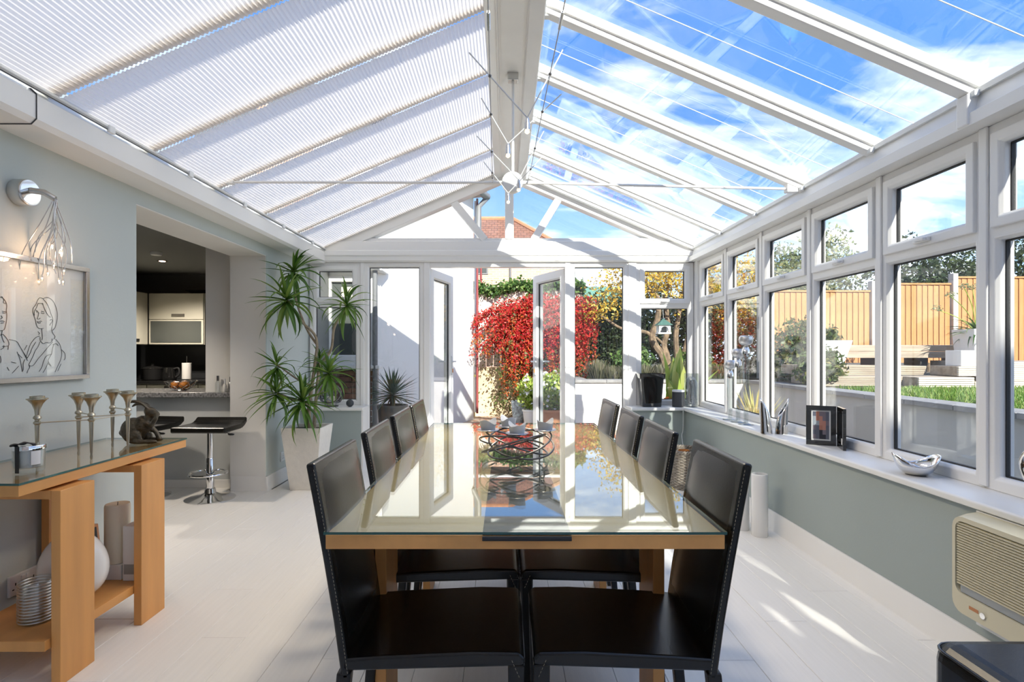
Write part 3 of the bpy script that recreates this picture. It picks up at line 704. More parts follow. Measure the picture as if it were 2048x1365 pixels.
# ------------------------------------------------------------------ dining chairs (back towards -x, sitter faces +x)
def make_chair():
    c = thing('dining_chair', '', 'chair', (0,0,0), 'black leather dining chairs')
    hw = .19
    # seat: padded slab rising a little to the front, rounded front
    m = MB(); pr = [(-.205, .424), (.23, .436), (.243, .438), (.245, .455), (.23, .47), (.12, .472), (-.10, .462), (-.205, .455)]
    m.prism(pr, -hw, hw, 'y'); m.build('seat', 'leather', c, bev=.008, bseg=3)
    # backrest: slightly curved, leaning out
    bc = [(-.198, .405), (-.218, .55), (-.243, .70), (-.266, .83), (-.286, .935)]
    fr = [(x+.014, z) for x, z in bc]; bk = [(x-.008, z-.003) for x, z in bc]
    m = MB(); m.prism(fr+bk[::-1], -hw, hw, 'y'); b = m.build('backrest', 'leather', c, bev=.007, bseg=3)
    # padded inner face of the back
    m = MB(); vs = []; fs = []; nu, nv = 8, 10
    for i in range(nv+1):
        t = i/nv; z = .475+(.928-.475)*t
        x = np.interp(z, [p[1] for p in fr], [p[0] for p in fr])
        for j in range(nu+1):
            w = -1+2*j/nu; bul = .010*(1-abs(w)**4)*(1-abs(2*t-1)**6)
            vs.append((x-.002+bul, w*(hw-.014), z))
    for i in range(nv):
        for j in range(nu): fs.append((i*(nu+1)+j, i*(nu+1)+j+1, (i+1)*(nu+1)+j+1, (i+1)*(nu+1)+j))
    m.add(vs, fs); m.build('back_pad', 'leather_worn', b, smooth=True)
    # stitching along both edges of the back and at the seat corners
    m = MB()
    for sy in (-1, 1):
        for k in range(54):
            z = .42+k*.0093; x = np.interp(z, [p[1] for p in fr], [p[0] for p in fr]); x2 = np.interp(z+.0055, [p[1] for p in fr], [p[0] for p in fr])
            m.beam((x-.004, sy*(hw+.0006), z), (x2-.004, sy*(hw+.0006), z+.0055), .0009, .0009)
        for k in range(5):
            m.beam((.212+.004*k, sy*(hw+.0008), .452-.009*k), (.214+.004*k, sy*(hw+.0008), .447-.009*k), .0009, .0009)
    stuff(m.build('stitching', 'stitch', c))
    for sy in (-1, 1):
        y0, y1 = sy*hw, sy*(hw-.034)
        MB().hexa([(.208, y0, 0), (.235, y0, 0), (.235, y1, 0), (.208, y1, 0), (.202, y0, .44), (.243, y0, .44), (.243, y1, .44), (.202, y1, .44)]).build('leg', 'leather', c, bev=.005)
        MB().hexa([(-.255, y0, 0), (-.228, y0, 0), (-.228, y1, 0), (-.255, y1, 0), (-.218, y0, .42), (-.183, y0, .42), (-.183, y1, .42), (-.218, y1, .42)]).build('leg', 'leather', c, bev=.005)
    return c
ch0 = make_chair(); used = False
spots = [(-.1975, 1.535, 0, 0, 'nearest chair on the left side of the table'), (-.20, 2.045, 0, .008, 'second chair from the camera on the left of the table'),
         (-.20, 2.515, 0, -.005, 'third chair from the camera on the left of the table'), (-.20, 2.96, 0, .0, 'farthest chair on the left of the table'),
         (.312, 1.535, 0, PI-.01, 'nearest chair on the right side of the table'), (.292, 2.045, 0, PI+.006, 'second chair from the camera on the right of the table'),
         (.292, 2.51, 0, PI, 'third chair from the camera on the right of the table'), (.292, 3.01, 0, PI+.01, 'farthest chair on the right of the table')]
for x, y, z, r, lab in spots:
    o = copy_tree(ch0) if used else ch0; used = True
    o.location = (x, y, 0); o.rotation_euler.z = r; o['label'] = 'black leather dining chair, '+lab

# candle centrepiece
cx, cy, cz = .043, 2.22, TZ
cp = thing('candle_centrepiece', 'dark looped wire centrepiece carrying frosted tealight cups', 'candle holder', (cx, cy, cz))
for k in range(5):
    az = 2*PI*k/5+.3; tilt = .34
    R = Matrix.Rotation(az, 3, 'Z') @ Matrix.Rotation(tilt, 3, 'X')
    ctr = Vector((cx, cy, cz+.066))+Vector((.02*math.cos(az), .02*math.sin(az), 0))
    MB().tube([ctr+R @ Vector((.132*math.cos(a), .132*math.sin(a), 0)) for a in np.linspace(0, 2*PI, 44)[:-1]], .0036, 8, True).build('wire_loop', 'gunmetal', cp, smooth=True)
for k, (a, rr) in enumerate(((PI, .115), (0, .115), (-PI/2, .095), (PI/2+.3, .11))):
    px, py = cx+rr*math.cos(a), cy+rr*math.sin(a)
    d = MB().lathe([(.010, cz+.112), (.034, cz+.114), (.046, cz+.120), (.044, cz+.122), (.012, cz+.117)], (px, py, 0), 20).build('saucer', 'steel', cp, smooth=True)
    m = MB(); vs = []; fs = []; sg = 24
    for z, r in ((0, .028), (.018, .031), (.036, .034)):
        for j in range(sg):
            t = 2*PI*j/sg; wv = (.008*math.sin(2*t+k)+.005*math.sin(3*t)) if z > .03 else 0
            vs.append((px+r*math.cos(t), py+r*math.sin(t), cz+.118+z+wv))
    for i in range(2):
        for j in range(sg): fs.append((i*sg+j, i*sg+(j+1) % sg, (i+1)*sg+(j+1) % sg, (i+1)*sg+j))
    fs.append(tuple(range(sg))[::-1]); m.add(vs, fs); m.build('tealight_cup', 'frosted', d, smooth=True)
    MB().lathe([(.020, cz+.12), (.020, cz+.135)], (px, py, 0), 14).build('tealight', 'wax_white', d)

# ------------------------------------------------------------------ console table by the left wall
c = thing('console_table', 'honey wood console table with a glass sheet against the blue wall', 'table', (-1.84, 2.33, 0))
rbox('table_top', (-2.05, 1.85, .717), (-1.64, 2.82, .7545), 'honey_wood_y', c, .002)
g = MB().box((-2.05, 1.848, .7555), (-1.637, 2.823, .763)); gm = [1]*6; gm[0] = gm[1] = 0; g.m = gm; g.build('glass_sheet', ['table_glass', 'glass_edge'], c)
for y in (1.98, 2.42):
    rbox('leg', (-1.638, y, 0), (-1.604, y+.165, .706), 'honey_wood', c, .002)
    rbox('leg', (-2.045, y, 0), (-2.011, y+.165, .706), 'honey_wood', c, .002)
    rbox('cross_rail', (-2.010, y+.0005, .674), (-1.6385, y+.1645, .706), 'honey_wood', c, .002)
rbox('spacer', (-1.98, 2.0, .7062), (-1.70, 2.56, .7168), 'honey_wood', c, 0)
rbox('shelf', (-2.010, 1.955, .138), (-1.640, 2.585, .175), 'honey_wood_y', c, .002)
CZ = .7635
# five trumpet candle holders joined by rods
cd = thing('candelabra', 'five linked trumpet shaped pewter candle holders on the console', 'candelabra', (-1.76, 2.34, CZ))
hp = [(-1.845, 2.165), (-1.705, 2.262), (-1.822, 2.345), (-1.688, 2.455), (-1.828, 2.555)]
for i, (x, y) in enumerate(hp):
    pr = [(.004, 0), (.0055, .01), (.0035, .022), (.005, .03), (.0085, .155), (.013, .160), (.013, .166), (.008, .170), (.0085, .176), (.014, .180), (.013, .187), (.0075, .193), (.010, .215), (.018, .237), (.030, .252), (.035, .255), (.035, .259), (.024, .260), (.024, .268), (.018, .268), (.018, .258)]
    MB().lathe([(r, CZ+z) for r, z in pr], (x, y, 0), 24).build('candle_holder', 'pewter', cd, smooth=True)
for i in range(4):
    zz = CZ+(.163 if i % 2 == 0 else .183)
    MB().tube([hp[i]+(zz,), hp[i+1]+(zz,)], .0024, 8).build('linking_rod', 'pewter', cd, smooth=True)
MB().tube([hp[1]+(CZ+.163,), hp[3]+(CZ+.163,)], .0022, 8).build('linking_rod', 'pewter', cd, smooth=True)
# jar candle
jx, jy = -1.765, 2.035
j = thing('jar_candle', 'white candle in a glass jar with black ribbon and silver lid', 'candle', (jx, jy, CZ))
MB().lathe([(.044, CZ), (.047, CZ+.003), (.049, CZ+.085), (.0465, CZ+.085), (.0445, CZ+.018)], (jx, jy, 0), 32, caps=True).build('glass_jar', 'clear_glass', j, smooth=True)
MB().lathe([(.043, CZ+.02), (.0445, CZ+.082)], (jx, jy, 0), 32).build('wax', 'wax_white', j, smooth=True)
MB().lathe([(.0505, CZ+.083), (.0505, CZ+.097), (.049, CZ+.099)], (jx, jy, 0), 32).build('lid', 'chrome', j, smooth=True)
m = MB()
for k in range(6):
    a = -1.72+.05*k; b = a+.05
    m.add([(jx+.0505*math.cos(a), jy+.0505*math.sin(a), CZ+.003), (jx+.0505*math.cos(b), jy+.0505*math.sin(b), CZ+.003), (jx+.0517*math.cos(b), jy+.0517*math.sin(b), CZ+.1), (jx+.0517*math.cos(a), jy+.0517*math.sin(a), CZ+.1)], [(0,1,2,3)])
m.build('ribbon', 'black_matt', j)
mm = MB()
mm.tube(smoothpath([(jx-.04, jy-.025, CZ+.098), (jx-.02, jy-.03, CZ+.104), (jx-.004, jy-.025, CZ+.106), (jx+.012, jy-.02, CZ+.109), (jx+.035, jy-.012, CZ+.101)], 6), [.004]+[.011, .013, .014, .013, .011, .008, .006, .005, .006, .008, .011]*2+[.008, .004], 8, flat=.45); mm.build('bow', 'black_matt', j, smooth=True)
m = MB()
for k in range(6):
    a = -.75+.1*k; b = a+.1
    m.add([(jx+.0500*math.cos(a), jy+.0500*math.sin(a), CZ+.03), (jx+.0500*math.cos(b), jy+.0500*math.sin(b), CZ+.03), (jx+.0508*math.cos(b), jy+.0508*math.sin(b), CZ+.08), (jx+.0508*math.cos(a), jy+.0508*math.sin(a), CZ+.08)], [(0,1,2,3)])
m.build('paper_label', 'paper', j)
# bronze hare
hx, hy, hz = -1.755, 2.66, CZ
hr = MB()
def E(c, r, rot=None): hr.ell((hx+c[0], hy+c[1], hz+c[2]), r, 18, 12, rot=Matrix.Rotation(rot, 3, 'Y') if rot else None)
E((-.045, 0, .062), (.060, .045, .062)); E((-.005, 0, .085), (.045, .036, .048), .5); E((.030, 0, .120), (.022, .022, .045), .3)   # haunch, chest, neck
E((.040, -.004, .150), (.034, .022, .024), .35); E((.066, -.006, .140), (.018, .015, .015))                                       # head, muzzle
E((-.03, -.034, .035), (.048, .016, .032), .2); E((.00, -.036, .012), (.055, .014, .012)); E((.045, -.03, .012), (.045, .013, .011)) # hind leg and foot
E((-.02, .034, .03), (.045, .016, .028)); E((.03, .03, .012), (.05, .013, .011)); E((-.098, 0, .05), (.018, .014, .018))
hr.tube([(hx+.02, hy-.016, hz+.10), (hx+.055, hy-.022, hz+.085), (hx+.072, hy-.018, hz+.118), (hx+.075, hy-.012, hz+.150)], [.016, .012, .010, .009], 10)
hr.tube([(hx+.01, hy+.016, hz+.09), (hx+.05, hy+.02, hz+.05), (hx+.07, hy+.02, hz+.012)], [.016, .011, .012], 10)
hr.tube(smoothpath([(hx+.03, hy-.008, hz+.165), (hx+.005, hy-.014, hz+.193), (hx-.035, hy-.018, hz+.203), (hx-.075, hy-.02, hz+.190)], 4), [.009, .011, .013, .015, .016, .017, .017, .017, .016, .014, .011, .008, .004], 10, flat=.5)
hr.tube(smoothpath([(hx+.03, hy+.008, hz+.165), (hx+.0, hy+.016, hz+.185), (hx-.04, hy+.02, hz+.188), (hx-.07, hy+.022, hz+.172)], 4), [.009, .011, .013, .015, .016, .017, .017, .017, .016, .014, .011, .008, .004], 10, flat=.5)
o = hr.build('hare_sculpture', 'bronze', smooth=True)
rm = o.modifiers.new('remesh', 'REMESH'); rm.mode = 'VOXEL'; rm.voxel_size = .0042; rm.use_smooth_shade = True
sm = o.modifiers.new('smooth', 'SMOOTH'); sm.iterations = 4; sm.factor = .5
tag(o, 'bronze hare crouching at the far end of the console', 'sculpture')
# under the console
SH = .1752
t = thing('ribbed_glass', 'ribbed glass tumbler on the console shelf', 'glass', (-1.80, 2.11, SH))
pr = []
for k in range(13):
    z = .006+k*.0115; pr += [(.056, SH+z), (.0595, SH+z+.003), (.0595, SH+z+.007), (.056, SH+z+.010)]
MB().lathe([(.05, SH)]+pr+[(.055, SH+.158), (.052, SH+.158), (.052, SH+.01)], (-1.80, 2.11, 0), 32).build('tumbler', 'clear_glass', t, smooth=True)
for k in range(13): MB().tube([(-1.80+.0575*math.cos(a), 2.11+.0575*math.sin(a), SH+.011+k*.0115) for a in np.linspace(0, 2*PI, 30)[:-1]], .0022, 6, True).build('silver_band', 'silver_matt', t, smooth=True)
m = MB()
pr = []
for k in range(19):
    a = -PI/2+(PI-.30)*k/18; pr.append((max(.132*math.cos(a)*(1-.10*math.sin(a)), .03 if k == 0 else .01), SH+.142+.142*math.sin(a)))
pr += [(.02, SH+.283), (.016, SH+.288), (.012, SH+.275)]
t = thing('white_vase', 'white egg shaped vase behind the near console leg', 'vase', (-1.80, 2.29, SH))
MB().lathe(pr, (-1.80, 2.29, 0), 40, sx=1.0, sy=.75).build('vase_body', 'ceramic_white', t, smooth=True)
t = thing('small_frame', 'small dark picture frame with a copper edge behind the white vase', 'picture frame', (-1.9, 2.5, SH))
MB().hexa([(-1.90, 2.41, SH), (-1.90, 2.575, SH), (-1.885, 2.575, SH), (-1.885, 2.41, SH), (-1.925, 2.41, SH+.225), (-1.925, 2.575, SH+.225), (-1.91, 2.575, SH+.225), (-1.91, 2.41, SH+.225)]).build('frame', 'copper_sticker', t)
MB().hexa([(-1.886, 2.42, SH+.015), (-1.886, 2.56, SH+.015), (-1.8835, 2.56, SH+.015), (-1.8835, 2.42, SH+.015), (-1.909, 2.42, SH+.215), (-1.909, 2.56, SH+.215), (-1.9065, 2.56, SH+.215), (-1.9065, 2.42, SH+.215)]).build('print', 'black_matt', t)
t = thing('pillar_candle', 'tall cream pillar candle on a block beside the far console leg', 'candle', (-1.787, 2.53, SH))
rbox('block', (-1.84, 2.478, SH), (-1.735, 2.583, SH+.068), 'wax_white', t, .003)
MB().lathe([(.050, SH+.069), (.051, SH+.08), (.051, SH+.322), (.048, SH+.332), (.03, SH+.328), (.001, SH+.324)], (-1.787, 2.53, 0), 32).build('wax', 'candle_wax', t, smooth=True)
MB().tube([(-1.787, 2.53, SH+.324), (-1.785, 2.53, SH+.34)], .0015, 6).build('wick', 'black_matt', t)
t = thing('white_carton', 'white carton with a grey label in front of the pillar candle', 'box', (-1.685, 2.5, SH))
rbox('carton', (-1.722, 2.47, SH), (-1.647, 2.545, SH+.245), 'plastic_white', t, .002)
rbox('flap', (-1.719, 2.473, SH+.2452), (-1.65, 2.542, SH+.2468), 'paper', t, 0)
rbox('label_strip', (-1.716, 2.4692, SH+.03), (-1.65, 2.47, SH+.075), 'heater_grey', t, 0)
# double socket
def socket(name, label, Fq, w, h, double=True):
    t = thing(name, label, 'socket', Fq.o)
    m = MB(); fbox(m, Fq, -w/2, w/2, 0, .012, -h/2, h/2); m.build('plate', 'plastic_white', t, bev=.004)
    for sx in ((-1, 1) if double else (0,)):
        m = MB(); fbox(m, Fq, sx*.012-.007, sx*.012+.007, .012, .017, h/2-.034, h/2-.012); m.build('rocker', 'plastic_white', t, bev=.002)
        for (a, b, ww, hh) in ((0, .004, .005, .011), (-.011, -.016, .009, .005), (.011, -.016, .009, .005)):
            m = MB(); fbox(m, Fq, sx*w*.3+a-ww/2, sx*w*.3+a+ww/2, .0121, .0126, b-hh/2, b+hh/2); m.build('pin_hole', 'black_matt', t)
    return t
socket('wall_socket', 'white double wall socket under the console', Fr((XL, 2.352, .225), (0,1,0), (1,0,0)), .146, .086)
socket('wall_socket', 'white wall socket low on the wall beside the white planter', Fr((XL, 5.08, .235), (0,1,0), (1,0,0)), .086, .086, False)
t = thing('thermostat', 'small white thermostat on the wall behind the dracaena', 'thermostat', (XL, 5.02, 1.55)); rbox('case', (XL, 4.98, 1.49), (XL+.03, 5.06, 1.61), 'plastic_white', t, .005); rbox('dial', (XL+.03, 5.0, 1.51), (XL+.034, 5.04, 1.54), 'copper_sticker', t, .001)

# ------------------------------------------------------------------ wall picture
mat('frame_silver', (.42, .40, .39), .18, 1.0)
pf = thing('framed_drawing', 'line drawing of two people in a thin metal frame on the blue wall', 'picture', (XL, 2.2, 1.08))
FW = Fr((XL, 1.66, 0), (0,1,0), (1,0,0)); pw, z0, z1 = 1.035, 1.075, 1.615
m = MB()
for a, b, c_, d_ in ((0, pw, z0, z0+.022), (0, pw, z1-.022, z1), (0, .022, z0+.022, z1-.022), (pw-.022, pw, z0+.022, z1-.022)): fbox(m, FW, a, b, .0, .032, c_, d_)
m.build('frame', 'frame_silver', pf, bev=.002)
m = MB(); fbox(m, FW, .02, pw-.02, .004, .014, z0+.02, z1-.02); m.build('paper', 'paper', pf)
m = MB(); fbox(m, FW, .022, pw-.022, .024, .026, z0+.022, z1-.022); m.build('glazing', 'pane', pf)
def wp(zx, zy):       # a point of the drawing, read off the photograph, on the paper's own plane
    x, y = zx/4.55, 480+zy/4.55; Y = (-XL-.015)*FPX/(VX-x); return (XL+.0155, Y, CH+(VY-y)*Y/FPX)
strokes = [  # right figure
 [(392,535),(365,527),(345,545),(325,590),(303,620),(298,655),(308,690),(322,730)], [(392,535),(430,525),(470,545),(500,590),(518,650),(522,700),(515,750),(500,800),(478,825)],
 [(392,540),(420,570),(445,620),(465,680),(480,720),(478,770),(468,810)], [(385,575),(410,640),(440,690),(460,705)], [(345,580),(330,620),(312,650),(312,690)], [(345,580),(370,578),(395,585)],
 [(325,640),(345,652)], [(330,655),(350,660),(352,675)], [(375,650),(400,655)], [(372,665),(392,672),(402,665)], [(352,665),(345,700),(338,718),(352,722),(366,712)], [(335,742),(352,748),(368,740),(380,745)], [(340,752),(356,760),(370,752)],
 [(322,730),(330,770),(345,800),(370,808),(395,805)], [(455,735),(462,725),(475,730),(472,750),(458,765),(452,780)], [(378,808),(382,850),(385,890),(380,915)], [(468,815),(480,850),(500,880),(490,905)],
 [(365,885),(368,920),(395,945),(420,935),(450,940),(470,925),(475,900)], [(362,875),(325,890),(290,930),(265,980),(240,1060)], [(325,930),(290,990),(275,1030),(245,1080)],
 [(362,930),(345,975),(320,1010),(300,1060),(280,1100),(262,1140),(300,1145),(345,1085),(385,1040),(430,985),(480,930)], [(505,905),(540,945),(555,990),(562,1040),(552,1090),(525,1150),(500,1205)],
 [(560,1000),(590,1035),(592,1080),(580,1095)], [(490,950),(478,990),(468,1040),(445,1080),(440,1110),(465,1150),(455,1140),(432,1125)], [(440,1110),(420,1160),(390,1210)], [(470,1040),(420,1060),(395,1110),(380,1160),(355,1200)],
 [(480,955),(510,945),(530,965)], [(555,1130),(525,1195)], [(262,1140),(270,1160),(255,1185),(245,1215)], [(345,835),(358,850),(352,865)], [(245,960),(220,1005)], [(210,1020),(250,1100)],
 # left figure
 [(0,520),(25,530),(50,560),(62,600),(58,640),(62,690),(58,740),(48,790),(35,820),(0,828)], [(15,515),(35,545),(30,570),(55,580)], [(20,650),(55,655)], [(22,665),(45,668),(58,660)], [(10,690),(20,710),(0,722)], [(0,742),(20,738),(42,745)], [(5,760),(35,755)],
 [(20,830),(15,870),(30,920),(40,935)], [(0,870),(25,860),(55,890),(78,930),(75,965),(20,970)], [(75,965),(72,1000)], [(5,1000),(30,985),(35,960)], [(82,908),(150,925),(180,970),(210,1020),(245,1075)],
 [(155,1020),(180,1080),(195,1150),(205,1200)], [(165,1040),(200,1075)], [(225,1090),(210,1130),(212,1180),(198,1200)], [(0,1055),(8,1090),(5,1120)], [(102,1112),(145,1122)], [(65,1160),(82,1190)], [(170,1150),(110,1215)]]
m = MB()
for s_ in strokes: m.tube(smoothpath([wp(*q) for q in s_], 4), .0010, 5)
for (dx, s_) in ((-.36, strokes[3:24]),):
    pass
stuff(m.build('ink_lines', 'ink', pf))

# ------------------------------------------------------------------ wall lamp
wlp = thing('wall_lamp', 'chrome wall lamp with a spray of wires ending in tiny bulbs', 'lamp', (XL, 2.33, 1.88))
MB().lathe([(.054, XL), (.056, XL+.006), (.056, XL+.052), (.053, XL+.056)], (0, 2.33, 1.88), 36, axis='x').build('backplate', 'steel', wlp, smooth=True)
MB().lathe([(.050, XL+.0561), (.050, XL+.0575)], (0, 2.33, 1.88), 36, axis='x').build('mirror_face', 'chrome', wlp, smooth=True)
MB().tube([(XL+.055, 2.33, 1.89), (XL+.10, 2.345, 1.886), (XL+.135, 2.36, 1.862)], [.013, .013, .012], 14).build('arm', 'steel', wlp, smooth=True)
mat('filament', (1, .7, .5), .5, emit=(1.0, .50, .27), estr=6.0)
st = Vector((XL+.135, 2.36, 1.862)); tips = []
ends = [(38, 548), (62, 540), (78, 562), (88, 535), (96, 545), (104, 490), (112, 548), (122, 505), (128, 540), (144, 527), (70, 505), (118, 560), (84, 555), (60, 528), (108, 530), (126, 562)]
for i, (ex, ey) in enumerate(ends):
    Y = 2.36+random.uniform(-.05, .06); e = P(ex, ey, Y); mid = st.lerp(e, .45)+Vector((random.uniform(-.01, .012), random.uniform(-.02, .02), .03))
    mid.x = st.x+(e.x-st.x)*.25+random.uniform(-.008, .008); m2 = st.lerp(e, .75)+Vector((random.uniform(-.012, .012), random.uniform(-.02, .02), .01))
    pth = smoothpath([st+Vector((random.uniform(-.006, .006), random.uniform(-.006, .006), 0)), mid, m2, e], 5)
    w = MB().tube(pth, .0019, 6).build('wire_stem', 'steel', wlp, smooth=True)
    if i in (2, 4, 5, 7, 8, 11, 12, 14, 15):
        b = MB().lathe([(.003, .012), (.006, .006), (.007, -.006), (.005, -.016), (.001, -.02)], e, 12).build('glass_drop', 'clear_glass', w, smooth=True)
        MB().ell(e+Vector((0,0,-.004)), .0042 if i in (5, 7) else .0028, 8, 6).build('filament', 'filament', w)
    tips.append(e)
for k in (5, 7, 11):
    lp = bpy.data.lights.new('wall_lamp_glow', 'POINT'); lp.energy = .16; lp.color = (1, .62, .38); lp.shadow_soft_size = .02
    lo = bpy.data.objects.new('wall_lamp_glow', lp); col.objects.link(lo); lo.location = tips[k]+Vector((.02, 0, -.02))

# ------------------------------------------------------------------ potted dracaena
def blade_mesh(name, m, L_=1.0, w=.075, droop=.6, n=7, up=.35):
    b = MB(); vs = []; fs = []
    ang = up; x = z = 0.0
    for i in range(n+1):
        t = i/n; ww = w*(.55+.45*math.sin(min(1, t*2.6)*PI/2))*(1-t**2.2)
        if i == n: ww = .001
        vs += [(x, -ww/2, z), (x, 0, z-ww*.22), (x, ww/2, z)]
        ang -= droop/n*(.5+t); x += math.cos(ang)*L_/n; z += math.sin(ang)*L_/n
    for i in range(n):
        for k in range(2): fs.append((i*3+k, i*3+k+1, i*3+4+k, i*3+3+k))
    b.add(vs, fs); o = b.build(name, m, None, smooth=True, fix=False); me = o.data; bpy.data.objects.remove(o); return me
DR = [blade_mesh('leaf', 'dracaena', w=.12, droop=d_, up=u_) for d_, u_ in ((.35, .1), (.8, .2), (1.3, .35), (1.9, .45))]
YU = [blade_mesh('leaf', 'yucca', w=.085, droop=d_, up=.05) for d_ in (.05, .25, .6)]
def crown(c, n, ln, parent, meshes, elev=(-.9, 1.35), rnd=random, down=.0, sc=1.0):
    for i in range(n):
        t = i/n; el = elev[1]+(elev[0]-elev[1])*(t**.85)+random.uniform(-.12, .12); az = i*2.39996+random.uniform(-.2, .2)
        s_ = ln*random.uniform(.75, 1.1)*(.7+.3*math.sin(min(1, t*1.6+.25)*PI/2)); ok = True
        for _t in range(10):
            tx, ty, tz = c[0]+s_*math.cos(az)*math.cos(el), c[1]+s_*math.sin(az)*math.cos(el), c[2]+s_*math.sin(el)
            ok = not (c[0] < -1.4 and ((tx < -2.04 and ty > 4.72) or (ty > 5.46 and tz < .7) or ty > 5.70 or (tz > 2.06 and tx < -1.86) or (tz > 2.2)))
            if ok or parent.name.startswith('potted_y'): break
            az += 1.0
        if not ok and not parent.name.startswith('potted_y'): el = max(-.9, el-.9); s_ *= .6
        o = bpy.data.objects.new('leaf', random.choice(meshes)); link(o, parent)
        o.location = Vector(c)+Vector((0,0,-.05*t*sc)); o.rotation_euler = (random.uniform(-.25, .25), -el, az); o.scale = (s_, s_, s_)
pl = thing('potted_dracaena', 'tall spiky green dracaena in a tapered pale stone planter', 'plant', (-1.76, 4.88, 0))
def taper(name, c, b, t, z0, z1, m, parent, wall=.018, bev=.004):
    x, y = c; q = MB()
    lo = [(x-b, y-b, z0), (x+b, y-b, z0), (x+b, y+b, z0), (x-b, y+b, z0)]; hi = [(x-t, y-t, z1), (x+t, y-t, z1), (x+t, y+t, z1), (x-t, y+t, z1)]
    ti = t-wall; hi2 = [(x-ti, y-ti, z1), (x+ti, y-ti, z1), (x+ti, y+ti, z1), (x-ti, y+ti, z1)]; k = ti-.015; hi3 = [(x-k, y-k, z1-.06), (x+k, y-k, z1-.06), (x+k, y+k, z1-.06), (x-k, y+k, z1-.06)]
    q.add(lo+hi+hi2+hi3, [(3,2,1,0)]+[(a*4+i, a*4+(i+1) % 4, (a+1)*4+(i+1) % 4, (a+1)*4+i) for a in range(3) for i in range(4)]+[(12,13,14,15)])
    return q.build(name, m, parent, bev=bev)
taper('planter', (-1.76, 4.88), .115, .172, 0, .545, 'planter_stone', pl)
MB().box((-1.905, 4.735, .50), (-1.615, 5.025, .512)).build('soil', 'soil', pl)
D = 4.86
def stem(pts, r0, r1, nm='stem'):
    p_ = smoothpath(pts, 5); n_ = len(p_); MB().tube(p_, [r0+(r1-r0)*i/(n_-1) for i in range(n_)], 9).build(nm, 'stem', pl, smooth=True)
b0 = Vector((-1.74, 4.87, .505))
j1 = P(628, 745, D); j2 = P(634, 690, D)
stem([b0, P(618, 815, D), j1], .019, .015); stem([j1, P(632, 712, D), j2, P(628, 668, D), P(600, 640, 4.80), P(575, 600, 4.64)], .014, .010)
stem([j2, P(612, 655, D+.05), P(592, 600, D+.1), P(589, 558, D+.1)], .011, .009)
stem([b0+Vector((.03, .03, 0)), P(632, 800, D+.08), P(640, 735, D+.1), P(662, 700, D+.1), P(669, 655, D+.1), P(690, 618, D+.12)], .016, .009)
stem([P(632, 775, D), P(600, 762, 4.78), P(556, 731, 4.60)], .010, .007); stem([P(626, 805, D), P(590, 800, 4.75), P(553, 785, 4.58)], .010, .007)
stem([P(634, 780, D+.08), P(645, 765, 4.72), P(657, 748, 4.66)], .010, .008); stem([P(622, 820, D), P(612, 810, 4.74), P(606, 802, 4.68)], .011, .009)
stem([P(640, 740, D+.1), P(640, 730, D), P(639, 722, D)], .009, .007)
for (hx_, hy_, hd, n_, ln) in ((588, 540, D+.1, 34, .30), (573, 595, 4.64, 40, .33), (693, 606, D+.12, 36, .29), (554, 727, 4.60, 24, .24), (552, 781, 4.58, 30, .27), (658, 741, 4.65, 36, .28), (605, 797, 4.66, 42, .32), (639, 718, D+.02, 20, .20)):
    crown(P(hx_, hy_, hd), n_, ln*1.12, pl, DR, elev=(-1.15, 1.3))

# ------------------------------------------------------------------ things on the left sill
t = thing('geometric_candle_holder', 'round dark strap cage with a candle on the left sill', 'candle holder', (-1.79, 5.63, SZ))
gc = Vector((-1.79, 5.63, SZ+.112))
for k in range(6):
    R = Matrix.Rotation(k*PI/3, 3, 'Z') @ Matrix.Rotation(.95, 3, 'X')
    MB().tube([gc+R @ Vector((.105*math.cos(a), .105*math.sin(a), .03)) for a in np.linspace(0, 2*PI, 32)[:-1]], .008, 6, True, flat=.35).build('strap', 'gunmetal', t, smooth=True)
MB().lathe([(.07, SZ), (.075, SZ+.01), (.05, SZ+.014)], (gc.x, gc.y, 0), 24).build('base', 'gunmetal', t, smooth=True)
MB().lathe([(.044, SZ+.0142), (.044, SZ+.10)], (gc.x, gc.y, 0), 24).build('candle', 'candle_wax', t, smooth=True)
MB().lathe([(.056, SZ+.0145), (.060, SZ+.06), (.060, SZ+.165)], (gc.x, gc.y, 0), 24, caps=False).build('glass_cup', 'clear_glass', t, smooth=True)
tag(MB().ell((-1.583, 5.58, SZ+.0385), .038, 20, 14).build('stone_ball', 'dark_grey', smooth=True), 'small dark grey ball at the end of the left sill', 'ball')

# ------------------------------------------------------------------ right gable sill
t = thing('black_vase', 'tapered square black glass vase on the right gable sill', 'vase', (1.48, 5.63, SZ))
q = MB(); x, y = 1.48, 5.635
def sq(h, z, r=.02):
    o_ = []
    for (sx, sy) in ((-1,-1), (1,-1), (1,1), (-1,1)):
        for k in range(4):
            a = {(-1,-1): PI, (1,-1): 1.5*PI, (1,1): 0, (-1,1): .5*PI}[(sx, sy)]+k*PI/6; o_.append((x+sx*(h-r)+r*math.cos(a), y+sy*(h-r)*.75+r*math.sin(a), z))
    return o_
lv = [sq(.092, SZ), sq(.096, SZ+.01), sq(.115, SZ+.28), sq(.127, SZ+.29), sq(.131, SZ+.338), sq(.119, SZ+.338), sq(.10, SZ+.08)]
n_ = 16; q.add([v for l_ in lv for v in l_], [tuple(range(n_))[::-1]]+[(a*n_+i, a*n_+(i+1) % n_, (a+1)*n_+(i+1) % n_, (a+1)*n_+i) for a in range(6) for i in range(n_)]+[tuple(6*n_+i for i in range(n_))])
q.build('vase_body', 'black_gloss', t, smooth=True)
t = thing('speaker', 'small dark cylindrical speaker with a white top', 'speaker', (1.755, 5.60, SZ))
